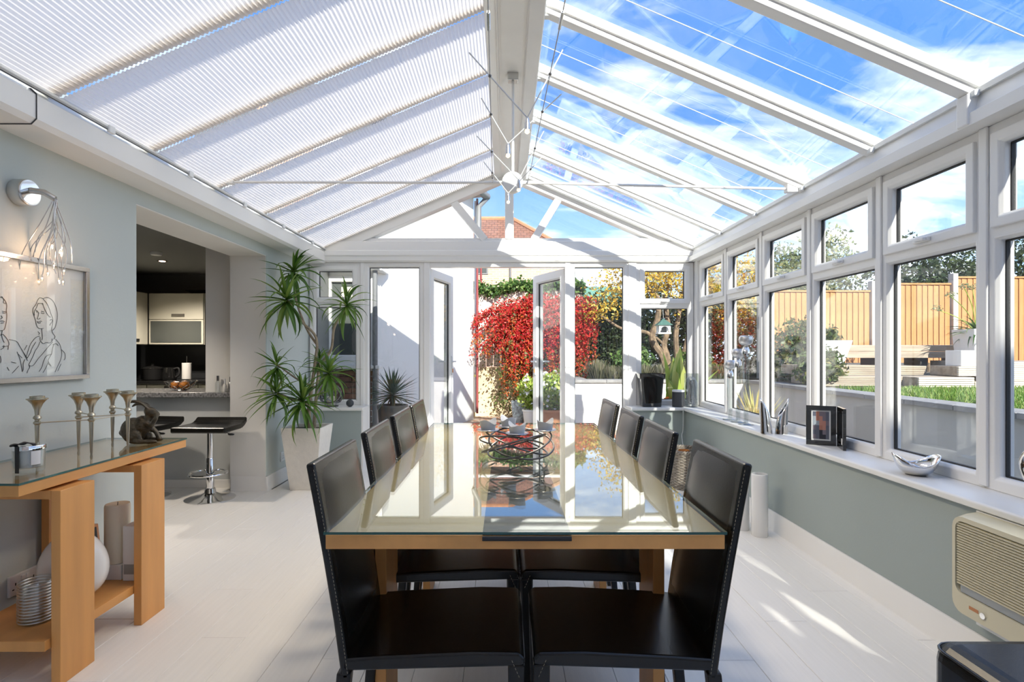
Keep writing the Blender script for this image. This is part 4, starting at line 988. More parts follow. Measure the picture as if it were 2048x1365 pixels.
MB().lathe([(.060, SZ), (.062, SZ+.006), (.062, SZ+.152)], (1.755, 5.60, 0), 32).build('grille', 'dark_grey', t, smooth=True)
MB().lathe([(.062, SZ+.1525), (.062, SZ+.168), (.055, SZ+.172), (.001, SZ+.170)], (1.755, 5.60, 0), 32).build('white_top', 'plastic_white', t, smooth=True)
MB().tube(smoothpath([(1.80, 5.64, SZ+.006), (1.79, 5.53, SZ+.006), (1.765, 5.478, SZ-.02), (1.77, 5.50, .42), (1.75, 5.47, .34), (1.70, 5.15, .10), (1.72, 5.1, .006)], 6), .0028, 6).build('power_cord', 'plastic_white', t, smooth=True)
t = thing('glass_vase', 'clear glass vase stuffed with tangled silver wire in the corner', 'vase', (1.89, 5.60, SZ))
MB().lathe([(.060, SZ), (.064, SZ+.004), (.072, SZ+.15), (.072, SZ+.34), (.069, SZ+.34), (.069, SZ+.15), (.06, SZ+.012)], (1.89, 5.60, 0), 32).build('vase_body', 'clear_glass', t, smooth=True)
q = MB(); pts = [Vector((1.89, 5.60, SZ+.02))]
for k in range(95):
    a = random.uniform(0, 2*PI); r_ = random.uniform(.02, .056); pts.append(Vector((1.89+r_*math.cos(a), 5.60+r_*math.sin(a), SZ+.02+random.uniform(0, .28))))
q.tube(smoothpath(pts, 6), .0036, 5); stuff(q.build('tangled_wire', 'silver_matt', t, smooth=True))

# ------------------------------------------------------------------ right sill
for k, (yy, zc, xx) in enumerate(((4.54, 1.10, 1.85), (4.385, 1.194, 1.85), (4.24, 1.295, 1.85))):
    s_ = (.92, .96, 1.05)[k]
    t = thing('glass_candlestick', ('shortest', 'middle', 'tallest')[k]+' of three glass candlesticks with silver ball tops', 'candlestick', (xx, yy, SZ), 'glass candlesticks on the sill')
    ht = zc-SZ
    MB().lathe([(.058, SZ), (.058, SZ+.003), (.03, SZ+.007), (.017, SZ+.014), (.016, SZ+.03), (.020, SZ+ht*.4), (.027, SZ+ht-.12)], (xx, yy, 0), 24).build('glass_stem', 'stick_glass', t, smooth=True)
    MB().lathe([(.029*s_, zc-.118), (.031*s_, zc-.105), (.028*s_, zc-.075), (.018*s_, zc-.055), (.012, zc-.045)], (xx, yy, 0), 24).build('chrome_bell', 'chrome', t, smooth=True)
    MB().lathe([(.012, zc-.045), (.030*s_, zc-.042), (.046*s_, zc-.025), (.052*s_, zc), (.048*s_, zc+.022), (.036*s_, zc+.032), (.030*s_, zc+.030), (.028*s_, zc+.01)], (xx, yy, 0), 32).build('ball_cup', 'silver_matt', t, smooth=True)
# pair of curved metal vases
for k, (yy, xx, rot, lab) in enumerate(((3.80, 1.80, .12, 'left one of a pair of curved polished metal vases'), (3.77, 1.888, -.1, 'right one of a pair of curved polished metal vases'))):
    t = thing('metal_vase', lab, 'vase', (xx, yy, SZ), 'curved metal vases'); R = Matrix.Rotation(rot, 3, 'Z')
    q = MB(); sg = 20; rows = 9; vs = []; fs = []
    for i in range(rows):
        f = i/(rows-1)
        for j in range(sg):
            a = 2*PI*j/sg; cut = .245*(.52+.48*(.5+.5*math.cos(a-(0 if k else PI)))**1.3); z = f*cut
            rx = .044*(1-.18*f)+.003*math.sin(4*a); ry = .034*(1-.35*f)
            vs.append(Vector((xx, yy, SZ))+R @ Vector((rx*math.cos(a)+.012*f*f*(1 if k else -1), ry*math.sin(a), z)))
    for i in range(rows-1):
        for j in range(sg): fs.append((i*sg+j, i*sg+(j+1) % sg, (i+1)*sg+(j+1) % sg, (i+1)*sg+j))
    fs.append(tuple(range(sg))[::-1]); q.add(vs, fs); o = q.build('vase_shell', 'chrome', t, smooth=True); sd = o.modifiers.new('wall', 'SOLIDIFY'); sd.thickness = .003
# folding photo frame
t = thing('photo_frame', 'black folding photo frame with a blurred mosaic photo on the sill', 'photo frame', (1.86, 3.30, SZ))
def panel(F, w, h, nm):
    q = MB(); b = .028
    for a, bb_, c_, d_ in ((0, w, 0, b), (0, w, h-b, h), (0, b, b, h-b), (w-b, w, b, h-b)): fbox(q, F, a, bb_, 0, .016, c_, d_)
    fbox(q, F, b, w-b, .010, .015, b, h-b); return q.build(nm, 'black_gloss', t, bev=.0015)
e0 = Vector((1.825, 3.345, SZ+.001)); F1 = Fr(e0, Vector((.90, -.43, 0)).normalized(), Vector((.43, .90, 0)).normalized())
panel(F1, .158, .238, 'front_leaf')
q = MB(); fbox(q, F1, .028, .13, .0085, .0098, .028, .21); q.build('mount', 'plastic_white', t)
cols = {'skin_a': (.42, .18, .12), 'skin_b': (.50, .24, .18), 'mauve': (.20, .17, .20), 'slate': (.12, .13, .17), 'cool': (.34, .38, .42), 'dark': (.02, .02, .03)}
for k_, v_ in cols.items(): mat('photo_'+k_, v_, .3)
gridm = ['slate skin_a mauve mauve slate', 'cool skin_a skin_b mauve slate', 'cool cool skin_b skin_b mauve', 'mauve slate skin_a skin_b slate', 'slate slate dark mauve slate', 'mauve slate dark dark slate']
names = ['photo_'+k_ for k_ in cols]; q = MB()
for r_, ln in enumerate(gridm):
    for c_, nm in enumerate(ln.split()):
        fbox(q, F1, .036+c_*.0172, .036+(c_+1)*.0172, .0076, .0084, .036+(5-r_)*.0276, .036+(6-r_)*.0276, names.index('photo_'+nm))
stuff(q.build('photo', names, t))
hinge = F1.p(.160, 0, 0); F2 = Fr(hinge, Vector((.62, -.78, 0)).normalized()*1.0, Vector((.78, .62, 0)).normalized())
F2 = Fr(F1.p(.1605, -.002, 0)+Vector((0, 0, 0)), Vector((-.36, -1, 0)).normalized(), Vector((1, -.36, 0)).normalized())
panel(F2, .158, .238, 'side_leaf'); q = MB(); fbox(q, F2, .118, .142, -.0012, -.0002, .03, .065); q.build('price_sticker', 'paper', t)
# wavy chrome bowl
t = thing('wavy_bowl', 'polished wavy rimmed metal bowl on the sill', 'bowl', (1.885, 2.53, SZ)); q = MB(); sg = 48; vs = []; fs = []; rows = 10
for i in range(rows):
    f = (i/(rows-1)); a0 = f*PI*.46
    for j in range(sg):
        a = 2*PI*j/sg; r_ = .02+.062*math.sin(a0); z = .082*(1-math.cos(a0))*(1.0+.34*math.cos(2*a+.6)*f)
        fl_ = 1+.10*f*f*math.cos(2*a+.9); vs.append((1.885+r_*fl_*math.cos(a), 2.53+r_*fl_*math.sin(a), SZ+.001+z))
for i in range(rows-1):
    for j in range(sg): fs.append((i*sg+j, i*sg+(j+1) % sg, (i+1)*sg+(j+1) % sg, (i+1)*sg+j))
fs.append(tuple(range(sg))[::-1]); q.add(vs, fs); o = q.build('bowl_shell', 'chrome', t, smooth=True, ang=80); sd = o.modifiers.new('wall', 'SOLIDIFY'); sd.thickness = .003; sd.offset = 1
# chrome heart at the picture edge
t = thing('heart_sculpture', 'polished metal open heart sculpture at the right edge of the picture', 'sculpture', (1.90, 1.93, SZ))
pts = []
for a in np.linspace(0, 2*PI, 49)[:-1]:
    hx_ = 16*math.sin(a)**3; hz_ = 13*math.cos(a)-5*math.cos(2*a)-2*math.cos(3*a)-math.cos(4*a); pts.append((1.90+hx_*.001, 1.93+hx_*.0062, SZ+.125+hz_*.0066))
MB().tube(pts, .019, 14, True).build('heart_ring', 'chrome', t, smooth=True)
MB().lathe([(.05, SZ), (.05, SZ+.008), (.03, SZ+.012), (.015, SZ+.03)], (1.90, 1.93, 0), 24).build('foot', 'chrome', t, smooth=True)

# ------------------------------------------------------------------ wall heater
t = thing('wall_heater', 'cream slatted gas wall heater under the right sill', 'heater', (1.75, 1.72, .2))
hy0, hy1, hz0, hz1, hxf = 1.26, 2.12, .215, .60, 1.705
rbox('wall_plate', (1.785, hy0+.02, .17), (XR, hy1-.03, .605), 'plastic_white', t, .003)
q = MB()
def rrect(y0, y1, z0, z1, r, n_=5):
    o_ = []
    for cy_, cz_, a0 in ((y1-r, z0+r, -PI/2), (y1-r, z1-r, 0), (y0+r, z1-r, PI/2), (y0+r, z0+r, PI)):
        for k in range(n_): a = a0+PI/2*k/(n_-1); o_.append((cy_+r*math.cos(a), cz_+r*math.sin(a)))
    return o_
lo = [rrect(hy0, hy1, hz0, hz1, .05), rrect(hy0+.004, hy1-.004, hz0+.004, hz1-.004, .05), rrect(hy0+.018, hy1-.018, hz0+.012, hz1-.012, .045), rrect(hy0+.032, hy1-.032, hz0+.085, hz1-.030, .03), rrect(hy0+.034, hy1-.034, hz0+.087, hz1-.032, .03)]
xs = [1.785, 1.745, hxf, hxf, hxf+.03]; n_ = len(lo[0])
q.add([(xs[i], a, b) for i in range(5) for a, b in lo[i]], [(i*n_+k, i*n_+(k+1) % n_, (i+1)*n_+(k+1) % n_, (i+1)*n_+k) for i in range(4) for k in range(n_)]+[tuple(4*n_+k for k in range(n_))])
q.build('casing', ['heater_cream'], t, smooth=True, ang=50)
rbox('dark_recess', (hxf+.024, hy0+.04, hz0+.095), (hxf+.029, hy1-.04, hz1-.038), 'heater_dark', t, 0)
rbox('lower_grille', (hxf+.006, hy0+.05, hz0+.089), (hxf+.012, hy1-.05, hz0+.115), 'heater_grey', t, 0)
sl = MB().beam((0, 0, 0), (0, 1, 0), .016, .0042, side=(1, 0, .25)).build('slat', 'heater_cream', t); sl_me = sl.data; zq = hz0+.121; k = 0
while zq < hz1-.036:
    o = sl if k == 0 else link(bpy.data.objects.new('slat', sl_me), t)
    o.location = (hxf+.009, hy0+.038, zq); o.scale = (1, hy1-hy0-.076, 1); zq += .0098; k += 1
for yy in (1.42, 1.64, 1.86): rbox('rib', (hxf+.014, yy, hz0+.118), (hxf+.020, yy+.004, hz1-.036), 'heater_cream', t, 0)
rbox('badge', (hxf-.001, hy1-.135, hz0+.044), (hxf, hy1-.095, hz0+.056), 'copper_sticker', t, 0)
MB().lathe([(.011, hxf-.004), (.011, hxf)], (0, hy1-.155, hz0+.046), 16, axis='x').build('emblem', 'chrome', t)

# ------------------------------------------------------------------ floor things
for (x, y, r_, h, lab) in ((1.66, 3.60, .051, .405, 'white ceramic cylinder on the floor by the right wall, the nearer of two'), (1.60, 3.73, .046, .36, 'white ceramic cylinder half hidden behind the chair back')):
    t = thing('floor_vase', lab, 'vase', (x, y, 0), 'white floor cylinders')
    MB().lathe([(r_-.002, 0), (r_, .004), (r_, h-.004), (r_-.003, h), (r_-.008, h), (r_-.008, .02)], (x, y, 0), 32).build('cylinder_wall', 'ceramic_white', t, smooth=True)
    MB().lathe([(r_-.0085, .02), (r_-.0085, .03)], (x, y, 0), 24).build('inner_base', 'ceramic_white', t)
bx, by = 1.588, 4.87
t = thing('wicker_basket', 'round grey wicker basket with two looped handles beside the wall', 'basket', (bx, by, 0))
Rz = lambda z: .128+.045*(z/.33)
m = MB()
for k in range(30):
    a = 2*PI*k/30; MB_pts = [(bx+Rz(z)*math.cos(a), by+Rz(z)*math.sin(a), z) for z in np.linspace(.004, .33, 6)]; m.tube(MB_pts, .004, 5)
stuff(m.build('stakes', 'wicker', t, smooth=True)); m = MB()
for r_ in range(26):
    z = .008+r_*.0124; pts = []
    for j in range(120):
        a = 2*PI*j/120; pts.append((bx+(Rz(z)+.006*math.cos(15*a+PI*r_))*math.cos(a), by+(Rz(z)+.006*math.cos(15*a+PI*r_))*math.sin(a), z))
    m.tube(pts, .0066, 5, True)
stuff(m.build('weave', 'wicker', t, smooth=True)); m = MB()
for ph in (0, PI):
    m.tube([(bx+(.176+.007*math.cos(22*a+ph))*math.cos(a), by+(.176+.007*math.cos(22*a+ph))*math.sin(a), .333+.008*math.sin(22*a+ph)) for a in np.linspace(0, 2*PI, 133)[:-1]], .009, 6, True)
m.build('rim_braid', 'wicker', t, smooth=True)
MB().lathe([(.125, .002), (.125, .008)], (bx, by, 0), 28).build('base', 'wicker', t)
for s_ in (-1, 1):
    m = MB()
    for ph in (0, PI):
        pts = []
        for k in range(25):
            f = k/24; a = PI*f; cx_ = bx+s_*(.178+.012*math.sin(a)); pts.append((cx_+.005*math.cos(14*a+ph), by+.055*math.cos(a)+.004*math.sin(14*a+ph), .325+.062*math.sin(a)))
        m.tube(pts, .008, 6)
    m.build('handle', 'wicker', t, smooth=True)
mat('amber_glass', (.50, .20, .06), .25)
t = thing('amber_candle', 'amber glass candle jar inside the wicker basket', 'candle', (bx-.02, by-.02, .008)); MB().lathe([(.045, .009), (.048, .02), (.048, .335), (.044, .335), (.044, .30)], (bx-.02, by-.02, 0), 24).build('jar', 'amber_glass', t, smooth=True)
MB().lathe([(.0435, .28), (.0435, .312)], (bx-.02, by-.02, 0), 20).build('wax', 'candle_wax', t)
t = thing('blue_tub', 'pale blue flexible tub with a brown rope handle behind the right chairs', 'tub', (1.06, 5.22, 0)); 
MB().lathe([(.12, 0), (.125, .006), (.155, .38), (.160, .385), (.158, .392), (.150, .388), (.118, .02)], (1.06, 5.22, 0), 32).build('tub_body', 'blue_tub', t, smooth=True)
MB().tube(smoothpath([(.93, 5.18, .385), (.925, 5.17, .43), (.955, 5.15, .47), (1.0, 5.13, .45), (1.02, 5.11, .39)], 6), .010, 8).build('handle', 'rope', t, smooth=True)
MB().tube(smoothpath([(1.10, 5.34, .385), (1.14, 5.36, .42), (1.18, 5.34, .385)], 6), .010, 8).build('handle', 'rope', t, smooth=True)
t = thing('plug_adaptor', 'white plug and socket low on the wall right of the basket', 'socket', (XR, 4.55, .2)); rbox('plate', (XR-.012, 4.50, .16), (XR, 4.64, .245), 'plastic_white', t, .003); rbox('plug', (XR-.05, 4.53, .18), (XR-.012, 4.58, .23), 'black_matt', t, .005)
MB().tube(smoothpath([(XR-.05, 4.555, .19), (XR-.09, 4.54, .10), (XR-.07, 4.60, .01), (XR-.12, 4.72, .006), (XR-.07, 4.9, .006)], 6), .003, 6).build('cable', 'plastic_white', t, smooth=True)
# leather footstool at the picture edge
t = thing('leather_pouffe', 'black leather pouffe cut by the lower right corner', 'pouffe', (1.40, 1.15, 0))
q = MB().box((1.125, .82, .10), (1.66, 1.47, .452)); q.build('cushion', 'leather', t, bev=.05, bseg=5)
MB().tube([(a, b, .43) for a, b in rrect(1.128, 1.657, .823, 1.467, .05)], .0035, 6, True).build('piping', 'leather_worn', t, smooth=True)
for sx in (1.17, 1.62):
    for sy in (.87, 1.42): rbox('foot', (sx-.02, sy-.02, 0), (sx+.02, sy+.02, .102), 'black_matt', t, .002)

# ------------------------------------------------------------------ tie bar and wire lights
TBY = 3.60; TBZ = 2.30
tb = sname('trim_tie_bar', 'white tie bar across the roof with a round boss')
MB().tube([(-1.79, TBY, TBZ+.015), (-.05, TBY, TBZ+.01)], .0085, 10).build('tie_rod', 'upvc', tb, smooth=True)
MB().tube([(.12, TBY, TBZ+.01), (1.84, TBY, TBZ-.03)], .0085, 10).build('tie_rod', 'upvc', tb, smooth=True)
MB().tube([(-.14, TBY, TBZ+.01), (.20, TBY, TBZ+.01)], .013, 12).build('sleeve', 'upvc', tb, smooth=True)
MB().lathe([(.02, TBY-.03), (.062, TBY-.027), (.068, TBY-.02), (.068, TBY+.02), (.062, TBY+.027), (.02, TBY+.03)], (.042, 0, TBZ+.01), 32, axis='y').build('boss', 'upvc', tb, smooth=True)
MB().tube([(.045, TBY, TBZ+.07), (.045, TBY, RZ-.1)], .009, 10).build('hanger_rod', 'upvc', tb, smooth=True)
rbox('hanger_bracket', (.01, TBY-.03, RZ-.16), (.08, TBY+.03, RZ-.105), 'steel', tb, .004)
rbox('end_bracket', (-1.83, TBY-.02, TBZ+.0), (-1.78, TBY+.02, TBZ+.04), 'upvc', tb, .004); rbox('end_bracket', (1.83, TBY-.025, TBZ-.055), (1.90, TBY+.025, TBZ+.0), 'upvc', tb, .004)
tb2 = sname('trim_near_tie_bar'); MB().tube([(-1.79, 1.62, TBZ+.015), (1.84, 1.62, TBZ+.015)], .0085, 10).build('tie_rod', 'upvc', tb2, smooth=True)
wlg = thing('wire_light', 'low voltage spotlights on crossed rods strung between two steel cables', 'light', (.04, 2.6, TBZ))
CA = lambda t_: Vector((-.088, TBY, TBZ+.01)).lerp(Vector((-.055, 1.62, TBZ+.02)), t_)
CB = lambda t_: Vector((.148, TBY, TBZ+.035)).lerp(Vector((.190, 1.62, TBZ+.02)), t_)
for C_ in (CA, CB):
    cb_ = MB().tube([C_(0), C_(1)], .0022, 6).build('cable', 'gunmetal', wlg, smooth=True)
    MB().tube([C_(.02), C_(.05)], .006, 8).build('turnbuckle', 'steel', cb_, smooth=True); MB().tube([C_(.86), C_(.91)], .006, 8).build('turnbuckle', 'steel', cb_, smooth=True)
mat('lamp_glow', (1, .9, .7), .4, emit=(1, .78, .4), estr=.8)
for k, t_ in enumerate((.28, .52, .70, .10)):
    a, b = CA(t_), CB(t_); lowp = Vector(((a.x+b.x)/2+(.03, -.04, .03, -.02)[k], a.y+.02, a.z-(.15, .13, .16, .12)[k]))
    r1 = MB().tube([lowp, a, a+(a-lowp)*.55], .0028, 6).build('rod', 'rod_silver', wlg, smooth=True); r2 = MB().tube([lowp, b, b+(b-lowp)*.55], .0028, 6).build('rod', 'rod_silver', wlg, smooth=True)
    MB().ell(a, .007, 8, 6).build('clip', 'gunmetal', r1); MB().ell(b, .007, 8, 6).build('clip', 'gunmetal', r2)
    h = MB().lathe([(.006, 0), (.009, -.008), (.009, -.02), (.012, -.022), (.012, -.05)], lowp, 14).build('lamp_holder', 'steel', wlg, smooth=True)
    MB().lathe([(.009, -.05), (.010, -.06), (.002, -.066)], lowp, 12).build('capsule_bulb', 'lamp_glow', h, smooth=True)
    lp = bpy.data.lights.new('capsule_beam', 'SPOT'); lp.energy = 7; lp.color = (1, .84, .62); lp.spot_size = math.radians(168); lp.spot_blend = 1.0; lp.shadow_soft_size = .06
    lo = bpy.data.objects.new('capsule_beam', lp); col.objects.link(lo); lo.location = lowp+Vector((0, 0, -.08))

# ------------------------------------------------------------------ outside: ground and buildings
GZ = -.10
struct(MB().box((-60, -60, GZ-.3), (60, 90, GZ-.02)).build('ground', 'garden_soil'), 'ground')
struct(MB().box((-5, 5.9, GZ-.02), (4.0, 12.5, GZ)).build('ground_terrace', 'paving'), 'sunny paved terrace')
struct(MB().box((2.12, BY-3, GZ-.02), (4.0, 5.9, GZ)).build('ground_path', 'concrete'))
# white rendered house wing on the left
wa, wb = Vector((-1.75, 7.2, 0)), Vector((-.62, 10.5, 0)); wd = (wb-wa).normalized(); wn = Vector((wd.y, -wd.x, 0))
h = thing('rear_house', 'white rendered house wall and brick bay window left of the open doors', 'house', (-1.2, 9, GZ))
q = MB(); bk = -wn*2.5
q.hexa([wa+Vector((0,0,GZ)), wb+Vector((0,0,GZ)), wb+bk+Vector((0,0,GZ)), wa+bk+Vector((0,0,GZ)), wa+Vector((0,0,4.2)), wb+Vector((0,0,4.2)), wb+bk+Vector((0,0,4.2)), wa+bk+Vector((0,0,4.2))]); q.build('rendered_wall', 'render_white', h)
q = MB(); z = Vector((0,0,1)); a, b = wa+wn*.18-wd*.2, wb+wn*.18+wd*.25
q.hexa([a+z*4.2, b+z*4.2, b+bk*1.2+z*4.2, a+bk*1.2+z*4.2, a+z*4.34, b+z*4.34, b+bk*1.2+z*5.6, a+bk*1.2+z*5.6]); q.build('eaves', 'pipe_grey', h)
MB().tube([a+z*4.2, b+z*4.2], .075, 10).build('gutter', 'pipe_grey', h, smooth=True)
MB().tube([b+z*4.18, wb+wn*.10+wd*.02+z*3.95, wb+wn*.10+wd*.02+z*3.2, wb+wn*.0-wd*.05+z*2.95], .05, 10).build('downpipe', 'pipe_grey', h, smooth=True)
MB().tube([wb+wd*.14+wn*.02+z*4.15, wb+wd*.14+wn*.02], .022, 8).build('red_pipe', 'pipe_red', h, smooth=True)
MB().tube([wb+wd*.30-wn*.08+z*4.15, wb+wd*.30-wn*.08], .028, 8).build('waste_pipe', 'plastic_white', h, smooth=True)
# bay with brick base and window
by_ = 7.2
MB().box((-3.2, by_+.03, GZ), (-1.70, by_+1.2, .98)).build('mortar_core', 'mortar', h)
bm_ = [MB().box((0, 0, 0), (.215, .05, .065)).build('brick', m_, h) for m_ in ('brick_a', 'brick_b')]; bme = [o.data for o in bm_]; nb = 0
def brick(x, y, z, w=.215):
    global nb
    o = bm_[nb] if nb < 2 else link(bpy.data.objects.new('brick', random.choice(bme)), h)
    nb += 1; o.location = (x, y+random.uniform(-.002, .002), z); o.scale = (w/.215, 1, 1)
for r_ in range(14):
    x = -2.80 if r_ % 2 else -2.80+.1125
    if r_ % 2 == 0: brick(-2.80, by_, GZ+r_*.075+.005, .1025)
    while x < -1.75:
        w = min(.215, -1.70-x); brick(x, by_, GZ+r_*.075+.005, w); x += .225
for r_ in range(17): brick(-2.80, by_+.02, 1.03+r_*.075, .215)
rbox('stone_sill', (-2.62, by_-.09, .975), (-1.64, by_+.10, 1.02), 'sill_white', h, .006)
MB().box((-2.83, by_+.06, .98), (-2.59, by_+.30, 2.35)).build('brick_pier_core', 'mortar', h)
FB = Fr((-2.585, by_+.02, 0), (1,0,0), (0,1,0))
q = MB(); ring(q, FB, 0, .86, 1.02, 2.25, .07, 0, .08); fbox(q, FB, .14, .22, .0, .08, 1.09, 2.18); ring(q, FB, .215, .80, 1.08, 2.19, .075, -.015, .06); fbox(q, FB, .28, .75, -.014, .06, 1.80, 1.87); q.build('window_frame', 'upvc', h, bev=.004)
MB().box((-2.5, by_+.06, 1.09), (-1.80, by_+.065, 2.18)).build('window_pane', 'kitchen_glass', h)
rbox('roller_blind', (-2.17, by_+.05, 1.87), (-1.84, by_+.055, 2.05), 'candle_wax', h, 0)
rbox('fascia', (-2.9, by_-.10, 2.25), (-1.60, by_+.3, 2.47), 'upvc', h, .006); MB().tube([(-2.9, by_-.14, 2.30), (-1.62, by_-.14, 2.30)], .05, 10).build('gutter', 'plastic_white', h, smooth=True)
MB().box((-3.4, by_+.30, 2.4), (-1.74, by_+.8, 4.6)).build('upper_wall', 'brick_far', h)
MB().tube([(-1.70, by_-.06, 5.0), (-1.70, by_-.06, GZ)], .034, 10).build('downpipe', 'pipe_grey', h, smooth=True)
MB().tube([(-2.47, by_-.05, 2.3), (-2.47, by_-.05, GZ)], .03, 10).build('white_downpipe', 'plastic_white', h, smooth=True)
# neighbour's brick house with a hipped tile roof
h = thing('brick_house', 'pale brick neighbour house with red tiled hipped roof behind the shrub', 'house', (.3, 20, 0))
MB().box((-1.6, 19, GZ), (2.0, 25, 4.62)).build('brick_wall', 'brick_far', h)
q = MB(); q.add([(-1.8, 18.75, 4.6), (2.2, 18.75, 4.6), (2.2, 25.2, 4.6), (-1.8, 25.2, 4.6), (-1.8, 21.9, 6.45), (.25, 21.9, 6.45)], [(0,1,5,4), (1,2,5), (2,3,4,5), (3,0,4), (3,2,1,0)]); q.build('tiled_roof', 'roof_tiles', h)
for a_, b_ in (((-1.8, 21.9, 6.47), (.25, 21.9, 6.47)), ((.25, 21.9, 6.47), (2.2, 18.75, 4.62))): MB().tube([a_, b_], .09, 8).build('ridge_tiles', 'terracotta', h, smooth=True)
MB().tube([(-1.8, 18.70, 4.58), (2.2, 18.70, 4.58)], .06, 8).build('gutter', 'plastic_white', h, smooth=True)
MB().tube([(.15, 18.95, 4.6), (.15, 18.95, 0)], .035, 8).build('downpipe', 'pipe_grey', h, smooth=True)
MB().tube([(-.86, 18.95, 4.6), (-.86, 18.95, 0)], .035, 8).build('downpipe', 'pipe_red', h, smooth=True)
rbox('window', (-1.05, 18.97, 3.85), (-.62, 19.0, 4.4), 'pipe_grey', h, 0); rbox('window_pane', (-1.0, 18.96, 3.9), (-.67, 18.97, 4.35), 'kitchen_glass', h, 0)
# unseen blocks added behind the viewer, stepped to shade near floor and low right
h = thing('shade_blocks', 'unseen stepped blocks added behind the conservatory to cast shade', 'house', (3, -12, GZ))
MB().box((-7, -13, GZ), (4.1, -10, 8.2)).build('main_block', 'brick_far', h); MB().box((4.1, -13, GZ), (4.78, -10.0, 7.15)).build('link_block', 'brick_far', h); MB().box((4.78, -10.9, GZ), (8.5, -10, 8.4)).build('tall_block', 'brick_far', h)

# pale board fence and tan wall straight ahead
struct(MB().box((-.9, 11.0, GZ), (1.5, 11.25, .88)).build('wall_garden', 'render_tan'), 'stained tan garden wall behind the red shrub')
f = thing('pale_fence', 'sun bleached upright board fence behind the red shrub', 'fence', (.3, 11.3, .88))
bd = MB().box((0, 0, 0), (.142, .022, 1.62)).build('board', 'fence_pale', f); bdm = bd.data
for k in range(17):
    o = bd if k == 0 else link(bpy.data.objects.new('board', bdm), f); o.location = (-1.0+k*.15, 11.15+random.uniform(-.006, .006), .88+random.uniform(-.01, .01))
rbox('rail', (-1.0, 11.18, 1.9), (1.5, 11.24, 1.98), 'fence_pale', f, .003)
# ivy along the fence top
t = thing('ivy', 'dense green ivy spilling over the pale fence top', 'ivy', (.2, 11.2, 2.4)); n_ = 4200
pv = np.stack([rng.uniform(-.9, 1.6, n_), 11.15+rng.normal(0, .14, n_), 2.45+rng.normal(0, .06, n_)], 1)
pv[:, 2] += .05*(pv[:, 0]+.5)+.05*np.sin(pv[:, 0]*7)
stuff(quads_mesh('ivy_leaves', leaves(pv, .07, .85), 'ivy_leaf', t))
MB().tube(smoothpath([(-.9, 11.12, 2.4), (0, 11.1, 2.5), (1.5, 11.12, 2.55)], 5), .02, 6).build('vine_stem', 'bark', t)

# ------------------------------------------------------------------ red cotoneaster
t = thing('red_shrub', 'cascading shrub with bright red and orange autumn leaves by the terrace', 'shrub', (.6, 10.5, GZ)); red, ora, oli = [], [], []; m = MB()
for k in range(230):
    s0 = Vector((random.uniform(.15, 1.75), random.uniform(10.35, 10.85), random.uniform(1.5, 2.25)-.35*max(0, .5-0)))
    s0.z = min(s0.z+.16, 1.86+.42*(s0.x+.1)); far = random.random() < .35
    dxn = -random.uniform(.5, 1.25) if far else -random.uniform(.0, .45); dyn = -random.uniform(.0, .45)
    dropv = random.uniform(.35, .8) if far else random.uniform(.8, 1.75); pts = []
    for i in range(13):
        f_ = i/12; pts.append(s0+Vector((dxn*f_**.7+random.gauss(0, .010), dyn*f_, .16*math.sin(f_*PI*.7)-dropv*f_**1.6)))
    pts = [p for p in pts if p.z > GZ+.08 and p.x > -.64]
    if len(pts) < 3: continue
    if k % 2 == 0: m.tube(pts, [.007*(1-.8*i/len(pts)) for i in range(len(pts))], 5)
    hue = random.gauss(0, .16)
    for p in smoothpath(pts, 7):
        for _ in range(2):
            c_ = p+Vector((random.gauss(0, .030), random.gauss(0, .035), random.gauss(0, .035)-.015)); hgt = (c_.z-.1)/2.1+hue+random.gauss(0, .07)
            (red if hgt > .46 else ora if hgt > .22 else oli).append(c_)
            if random.random() < .16: oli.append(c_)
for k in range(2600): oli.append(Vector((random.gauss(.55, .45), random.gauss(10.75, .12), random.uniform(.0, 1.9))))
m.tube(smoothpath([(.55, 10.6, GZ), (.5, 10.6, .7), (.8, 10.65, 1.6), (1.1, 10.7, 2.1)], 5), .045, 8); m.tube(smoothpath([(.62, 10.6, GZ), (.9, 10.65, .9), (.5, 10.6, 1.9)], 5), .035, 8)
m.build('stems', 'bark', t)
stuff(quads_mesh('red_leaves', leaves(red, .052, .6, .3), 'red_leaf', t)); stuff(quads_mesh('orange_leaves', leaves(ora, .050, .6, .3), 'orange_leaf', t)); stuff(quads_mesh('green_leaves', leaves([p for p in oli if p.x > -.6], .06, .6), 'olive_leaf', t))
# fallen leaves at its foot
fp = np.stack([rng.uniform(-.6, 1.0, 500), rng.uniform(9.6, 10.9, 500), np.full(500, GZ+.012)], 1); q = leaves(fp, .05, .7); q[:, :, 2] = GZ+.006+.2*np.abs(q[:, :, 2]-GZ-.012)
o = stuff(quads_mesh('fallen_leaves', q, 'orange_leaf')); o['label'] = 'fallen orange leaves on the terrace'; o['category'] = 'leaves'
